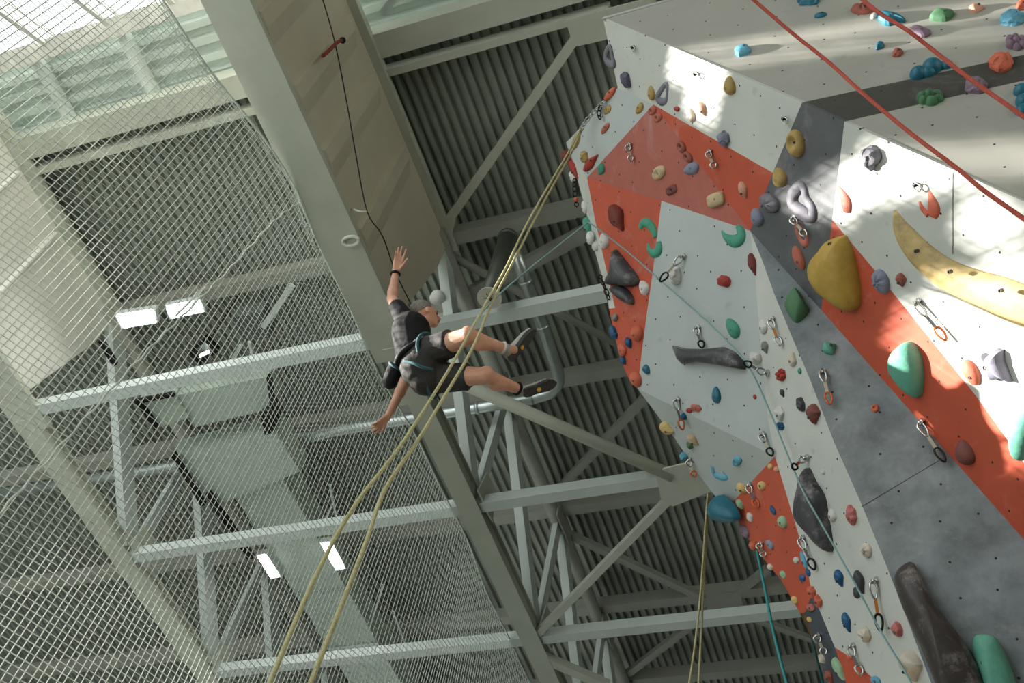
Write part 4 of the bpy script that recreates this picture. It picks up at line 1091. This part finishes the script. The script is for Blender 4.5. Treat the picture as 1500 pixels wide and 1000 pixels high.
for h_, k_, a_ in ((hipR, knR, anR), (hipL, knL, anL)):
    b.cone(h_, .105, k_, .062); b.cone(k_, .058, a_, .037)
    cf = k_.lerp(a_, .32) + YC * .022 + XC * -.01; b.cone(cf, .06, k_.lerp(a_, .6), .046)
    b.ball(k_ + YC * -.01, .064)
# head: cranium, jaw, brow, nose, lips, chin, ears
b.ball(hp_(-.018, 0, .03), .1, .078, .092, HM); b.ball(hp_(.02, 0, -.035), .066, .058, .075, HM)
b.ball(hp_(.062, 0, -.088), .026, .03, .022, HM); b.ball(hp_(.074, 0, .025), .018, .052, .014, HM)
b.cone(hp_(.08, 0, .015), .012, hp_(.107, 0, -.022), .015); b.ball(hp_(.086, 0, -.052), .016, .027, .012, HM)
for s_ in (-1, 1):
    b.ball(hp_(.05, .036 * s_, -.018), .026, .022, .024, HM); b.ball(hp_(-.005, .08 * s_, -.012), .02, .012, .034, HM)
def hand(b, w, tips, palm_end, thumb, r=.0095):
    """Palm with four bent fingers and a thumb leaving its side."""
    pl = palm_end - w; L_ = pl.length; d = pl.normalized()
    ax = (tips[-1] - tips[0]); ax = (ax - d * ax.dot(d)).normalized()
    for k in (-1.5, -.5, .5, 1.5):
        b.cone(w + ax * (.009 * k), .018, palm_end + ax * (.019 * k), .0135)
    nrm = d.cross(ax).normalized()
    for k, t in zip((-1.5, -.5, .5, 1.5), tips):
        base = palm_end + ax * (.019 * k)
        m1 = base.lerp(t, .42) + nrm * .008; m2 = base.lerp(t, .74) + nrm * .007
        b.cone(base, r * 1.05, m1, r); b.cone(m1, r, m2, r * .92); b.cone(m2, r * .92, t, r * .78)
    tb = w.lerp(palm_end, .35) + ax * (.024 * (1 if (thumb - w).dot(ax) > 0 else -1))
    tm = tb.lerp(thumb, .55) + nrm * .006
    b.cone(tb, .015, tm, .0115); b.cone(tm, .0115, thumb, .009)
hand(b, wrR, [J(580, 368, 9.02), J(584, 362, 9.06), J(589, 361, 9.08), J(595, 365, 9.06)], J(583.5, 383, 9.02), J(597, 379, 8.98))
hand(b, wrL, [J(545, 621, 8.33), J(542, 627, 8.34), J(544, 632, 8.36), J(549, 635, 8.38)], J(556.5, 621, 8.38), J(559, 632, 8.36))
# feet inside the shoes
b.cone(anR, .036, J(752, 512, 8.2), .035); b.cone(anL, .036, J(774, 573, 8.33), .035)
body = remesh(b, 'body', SKIN, per, .0062, 3)
# hair
b = MB(); b.ball(hp_(-.032, 0, .048), .104, .086, .092, HM)
b2 = MB()
for v_ in range(0): pass
hb = []
b.v = [v for v in b.v]
for i, v in enumerate(b.v):
    l = HM.transposed() @ (v - hd)
    if l.x > .052: l.x = .052
    if l.z < -.03 + max(0, l.x) * .9: l.z = -.03 + max(0, l.x) * .9
    b.v[i] = hd + HM @ l
remesh(b, 'hair', HAIR, per, .008, 2)
for s_ in (-1, 1):
    e = MB(); e.ball(hp_(.081, .028 * s_, .003), .009); e.build('eye', EYE, per)
    e = MB(); e.tube([hp_(.085, .014 * s_, .022), hp_(.09, .028 * s_, .026), hp_(.08, .046 * s_, .02)], .004, 6); e.build('eyebrow', HAIR, per)
e = MB(); e.tube([hp_(.092, -.022, -.054), hp_(.103, 0, -.053), hp_(.092, .022, -.054)], .0045, 6); e.build('lips', mat('lips', (150, 84, 74), .5), per)
# t-shirt
b = MB(); b.cone(belly, .14, chest, .152); b.cone(belly + (pel - belly) * .2, .138, belly, .14)
b.cone(chest, .118, shR, .078); b.cone(chest, .118, shL, .078)
b.cone(shR, .078, shR.lerp(elR, .5), .068); b.cone(shL, .078, shL.lerp(elL, .5), .068)
b.ball(chest + (neck - chest) * .5, .085)
remesh(b, 'shirt', SHIRT, per, .01, 4)
# shorts
b = MB(); b.ball(pel, .168); b.cone(pel, .165, belly.lerp(pel, .35), .142)
b.ball(hipR.lerp(pel, .35) + YC * .01 + ZC * -.03, .135); b.ball(hipL.lerp(pel, .3) + YC * .02 + ZC * -.03, .14)
hemR = J(661, 502, 8.13); hemL = J(686, 552, 8.17)
b.cone(hipR, .13, hemR.lerp(hipR, .15), .1); b.cone(hipL, .132, hemL.lerp(hipL, .12), .098)
rr = R
for A_, B_, r0 in ((hipR, hemR, .104), (hipL, hemL, .1)):   # open flared hems and folds
    d = (B_ - A_).normalized(); b.tube([B_ - d * .08, B_], [r0, r0 * 1.03], 18)
    s = d.cross(YC).normalized(); t_ = d.cross(s)
    for q in range(7):
        a = q * .9 + .3; o_ = s * math.cos(a) + t_ * math.sin(a)
        b.cone(A_.lerp(B_, .35) + o_ * .105, .012, A_.lerp(B_, .95) + (s * math.cos(a + .25) + t_ * math.sin(a + .25)) * .096, .012)
remesh(b, 'shorts', SHORTS, per, .0085, 2)
def loop(c, d, r, m, name, tr=.012, fl=1, sq=1):
    d = d.normalized(); s = d.cross(YC).normalized(); t_ = d.cross(s)
    e = MB(); e.tube([c + s * (r * math.cos(k * math.pi / 12)) + t_ * (r * sq * math.sin(k * math.pi / 12)) for k in range(24)], tr, 6, closed=True)
    return e.build(name, m, per)
loop(belly.lerp(pel, .42), pel - belly, .163, mat('waist_belt', (30, 32, 34), .8), 'waist_belt', .022)
loop(hipR.lerp(hemR, .2), hemR - hipR, .137, HARN, 'leg_loop', .014); loop(hipL.lerp(hemL, .12), hemL - hipL, .148, HARN, 'leg_loop', .014)
e = MB(); e.tube(smoothp([J(592, 528, 8.14), J(606, 532, 8.05), J(620, 538, 8.03), J(634, 541, 8.08)], 5), .012, 6); e.build('harness_strap', HARN, per)
loop(wrR.lerp(elR, .06), elR - wrR, .033, BLKM, 'wristwatch', .011)
# shoes
def shoe(heel, toe, nrm, an, dx):
    d = toe - heel; L_ = d.length; d.normalize(); nrm = (nrm - d * nrm.dot(d)).normalized(); s = d.cross(nrm).normalized()
    prof = [(-.02, .016), (0, .03), (.15, .038), (.4, .034), (.65, .044), (.85, .042), (.97, .026), (1.03, .008)]
    def ring(off, k): return [heel + d * (a * L_) + s * (w * k + (a - .5) * .012) + nrm * off for a, w in prof] + [heel + d * (a * L_) - s * (w * k - (a - .5) * .012) + nrm * off for a, w in reversed(prof)]
    e = MB(); o1 = smoothp(ring(.018, .94), 3, True); o2 = smoothp(ring(0.004, 1.05), 3, True); o3 = smoothp(ring(-.012, 1.0), 3, True); n_ = len(o1)
    e.add(o1 + o2 + o3, [tuple(range(n_)), tuple(range(3 * n_ - 1, 2 * n_ - 1, -1))] + [(i, (i + 1) % n_, (i + 1) % n_ + n_, i + n_) for i in range(n_)] + [(i + n_, (i + 1) % n_ + n_, (i + 1) % n_ + 2 * n_, i + 2 * n_) for i in range(n_)])
    so = e.build('shoe_sole', SOLE, per)
    for a in (.12, .24, .36, .5, .62, .74, .86):
        w = .03 if a < .45 else .036
        t = MB(); t.box(heel + d * (a * L_) - s * w + nrm * .02, heel + d * ((a + .02) * L_) + s * w + nrm * .02, .012, .006, up=nrm); o_ = t.build('tread', mat('tread', (120, 116, 110), .8), so); o_.parent = so; o_.location = (0, 0, 0); o_.matrix_parent_inverse = so.matrix_world.inverted() if False else Matrix.Identity(4); o_.location = -V3(per.location)
    t = MB(); c = heel + d * (L_ * .43) + nrm * .024; t.tube([c - nrm * .005, c + nrm * .003], .017, 14, smooth=False); t.build('sole_badge', YEL, per)
    e = MB(); e.cone(heel + d * .03 - nrm * .035, .038, an - nrm * .0, .042); e.cone(heel + d * .05 - nrm * .04, .04, heel + d * (L_ * .7) - nrm * .03, .036); e.cone(heel + d * (L_ * .65) - nrm * .028, .038, heel + d * (L_ * .92) - nrm * .022, .028)
    e.ball(heel + d * (L_ * .75) - nrm * .026 + s * .014, .028); e.ball(heel + d * (L_ * .75) - nrm * .026 - s * .014, .028)
    remesh(e, 'shoe_upper', SHOEU, per, .007, 3)
    for a in (.45, .55, .65):
        t = MB(); t.tube(smoothp([heel + d * (L_ * a) - nrm * .058 + s * .03, heel + d * (L_ * (a + .02)) - nrm * .075, heel + d * (L_ * a) - nrm * .058 - s * .03], 3), .004, 5); t.build('shoe_lace', WIRE, per)
shoe(J(747, 526, 8.2), J(781, 483, 8.3), (XC * .55 + YC * .45 - ZC * .7), anR, 0)
shoe(J(768, 577, 8.28), J(812, 559, 8.4), (XC * .05 + YC * .35 - ZC * .9), anL, 0)
loop(anL.lerp(knL, .08), knL - anL, .042, SHIRT, 'sock', .011); loop(anR.lerp(knR, .08), knR - anR, .042, mat('sock_white', (200, 200, 196), .9), 'sock', .01)
# chalk bag, clipped to the harness
q = J(574, 551, 8.3)
r = empty('chalk_bag', q, 'round black chalk bag swinging behind the climber harness', 'chalk bag')
e = MB(); e.cone(q - YC * .045 + XC * .02, .062, q + YC * .04 - XC * .015, .058); remesh(e, 'bag', mat('bag_black', (26, 28, 32), .85, bump=.5, bscale=30), r, .009, 2)
c = q - YC * .07 + XC * .035; dn = (YC * -.8 + XC * .5).normalized(); s = dn.cross(ZC).normalized(); t_ = dn.cross(s)
e = MB(); e.tube([c + s * (.058 * math.cos(k * math.pi / 10)) + t_ * (.058 * math.sin(k * math.pi / 10)) for k in range(20)], .012, 6, closed=True); e.build('rim', mat('rim_teal', (56, 84, 90), .8), r)
e = MB(); e.tube(smoothp([c, J(586, 530, 8.28), J(592, 524, 8.3)], 4), .006, 5); e.build('cord', WIRE, r)
# gear hanging from the harness
q = J(647, 578, 8.2)
e = MB(); e.tube(smoothp([J(644, 566, 8.2), J(640, 576, 8.18), J(646, 586, 8.18), J(652, 578, 8.18), J(649, 567, 8.2)], 4, True), .008, 6, closed=True)
tag(e.build('carabiner', BLKM, origin=q), 'dark carabiner hanging under the climber shorts', 'carabiner', None, 'thing')

# ------------------------------------------------------------------ unseen side wall, its openings cut to shape the sun patches
def beamreg(pts):
    return [toward(p) for p in pts]
holes = []
def reg(px, fn): holes.append([toward(fn(x, y)) for x, y in px])
S_ = lambda x, y: surf(x, y)[0]
reg([(986, 64), (1012, 78), (1002, 120), (990, 150)], p1)
reg([(1030, 88), (1064, 104), (1040, 172), (1008, 166)], p1)
reg([(1015, 76), (1150, 46), (1228, 38), (1232, 52), (1100, 72), (1035, 86)], tt)
reg([(1070, 97), (1160, 78), (1228, 64), (1258, 82), (1180, 88), (1095, 103)], tt)
reg([(1190, 38), (1290, 25), (1400, 14), (1500, -2), (1500, 12), (1380, 38), (1240, 50)], tt)
reg([(1222, 70), (1330, 52), (1432, 44), (1450, 54), (1340, 66), (1236, 80)], tt)
reg([(1432, 272), (1500, 303), (1500, 328), (1422, 346)], p1)
reg([(1510, 368), (1440, 400), (1385, 420), (1330, 458), (1312, 500), (1326, 560), (1352, 606), (1400, 652), (1455, 668), (1560, 690), (1600, 500)], p1)
reg([(1322, 618), (1338, 612), (1378, 668), (1350, 662), (1326, 642)], p2)
reg([(640, 478), (700, 474), (765, 482), (772, 530), (700, 522), (645, 500)], lambda x, y: P(x, y, 8.15))
nf = lambda x, y: pxx(x, y, XN)
reg([(-10, 850), (60, 790), (140, 820), (220, 870), (300, 960), (330, 1040), (-10, 1060)], nf)
reg([(-10, 105), (20, 110), (200, 240), (170, 250), (-10, 150)], nf)
outer = [(-9, -H), (24, -H), (24, 14.3), (-9, 14.3)]
me_bm = bmesh.new()
# fine grid of wall panels, left open where a sun patch is wanted, 8 cm modules
def inside(p, poly):
    x, y = p; c = False; n = len(poly)
    for i in range(n):
        x1, y1 = poly[i]; x2, y2 = poly[(i + 1) % n]
        if (y1 > y) != (y2 > y) and x < (x2 - x1) * (y - y1) / (y2 - y1) + x1: c = not c
    return c
step = .1; cells = []
ny = int(33 / step); nzz = int((14.3 + H) / step)
bb = [(min(p[0] for p in h), max(p[0] for p in h), min(p[1] for p in h), max(p[1] for p in h)) for h in holes]
mb = MB()
for j in range(nzz):
    z = -H + (j + .5) * step; run = None
    for i in range(ny + 1):
        y = -9 + (i + .5) * step
        op = i == ny or any(b0 <= y <= b1 and c0 <= z <= c1 and inside((y, z), h) for h, (b0, b1, c0, c1) in zip(holes, bb))
        if op:
            if run is not None: mb.add([(XW, run, z - step / 2), (XW, y - step / 2, z - step / 2), (XW, y - step / 2, z + step / 2), (XW, run, z + step / 2)], [(0, 1, 2, 3)]); run = None
        elif run is None: run = y - step / 2
struct('wall_left_sun_mask', mb, WALLM)
for k in range(3):  # unseen glowing windows, added to brighten the left ceiling
    x0 = -18.6 + k * 4.3; x1 = x0 + 4.0; yb = 23.86
    fr = MB()
    for a_, b_ in (((x0, 2), (x1, 2)), ((x0, 10), (x1, 10)), ((x0, 2), (x0, 10)), ((x1, 2), (x1, 10)), (((x0 + x1) / 2, 2), ((x0 + x1) / 2, 10)), ((x0, 6), (x1, 6))):
        fr.box((a_[0], yb, a_[1]), (b_[0], yb, b_[1]), .1, .1)
    wo = struct('window_%d' % (k + 2), fr, MATS['window_white'])
    q_ = MB(); q_.add([(x0, yb + .02, 2), (x1, yb + .02, 2), (x1, yb + .02, 10), (x0, yb + .02, 10)], [(0, 1, 2, 3)])
    pn = q_.build('pane', mat('added_fill_glow', (240, 246, 248), .5, var=0, emit=.8), wo); pn['kind'] = 'structure'

# ------------------------------------------------------------------ light
w = bpy.data.worlds.new('world'); sc.world = w; w.use_nodes = True
bg = w.node_tree.nodes['Background']; bg.inputs[0].default_value = (.93, .98, 1, 1); bg.inputs[1].default_value = 3.0
su = bpy.data.lights.new('sun', 'SUN'); su.energy = 32; su.angle = math.radians(.6); su.color = (1, .95, .88)
so = bpy.data.objects.new('sun', su); COL.objects.link(so); so.rotation_euler = SUN.to_track_quat('Z', 'Y').to_euler()
sc.view_settings.view_transform = 'Standard'; sc.view_settings.look = 'None'; sc.view_settings.gamma = 1; sc.view_settings.use_curve_mapping = False
sc.view_settings.exposure = -.15
sc.cycles.max_bounces = 8; sc.cycles.diffuse_bounces = 6; sc.cycles.use_denoising = True
sc.cycles.caustics_reflective = False; sc.cycles.caustics_refractive = False

# lift the whole place so that the floor is at zero
for o in list(sc.objects):
    if o.parent is None and o.type != 'LIGHT': o.location.z += H
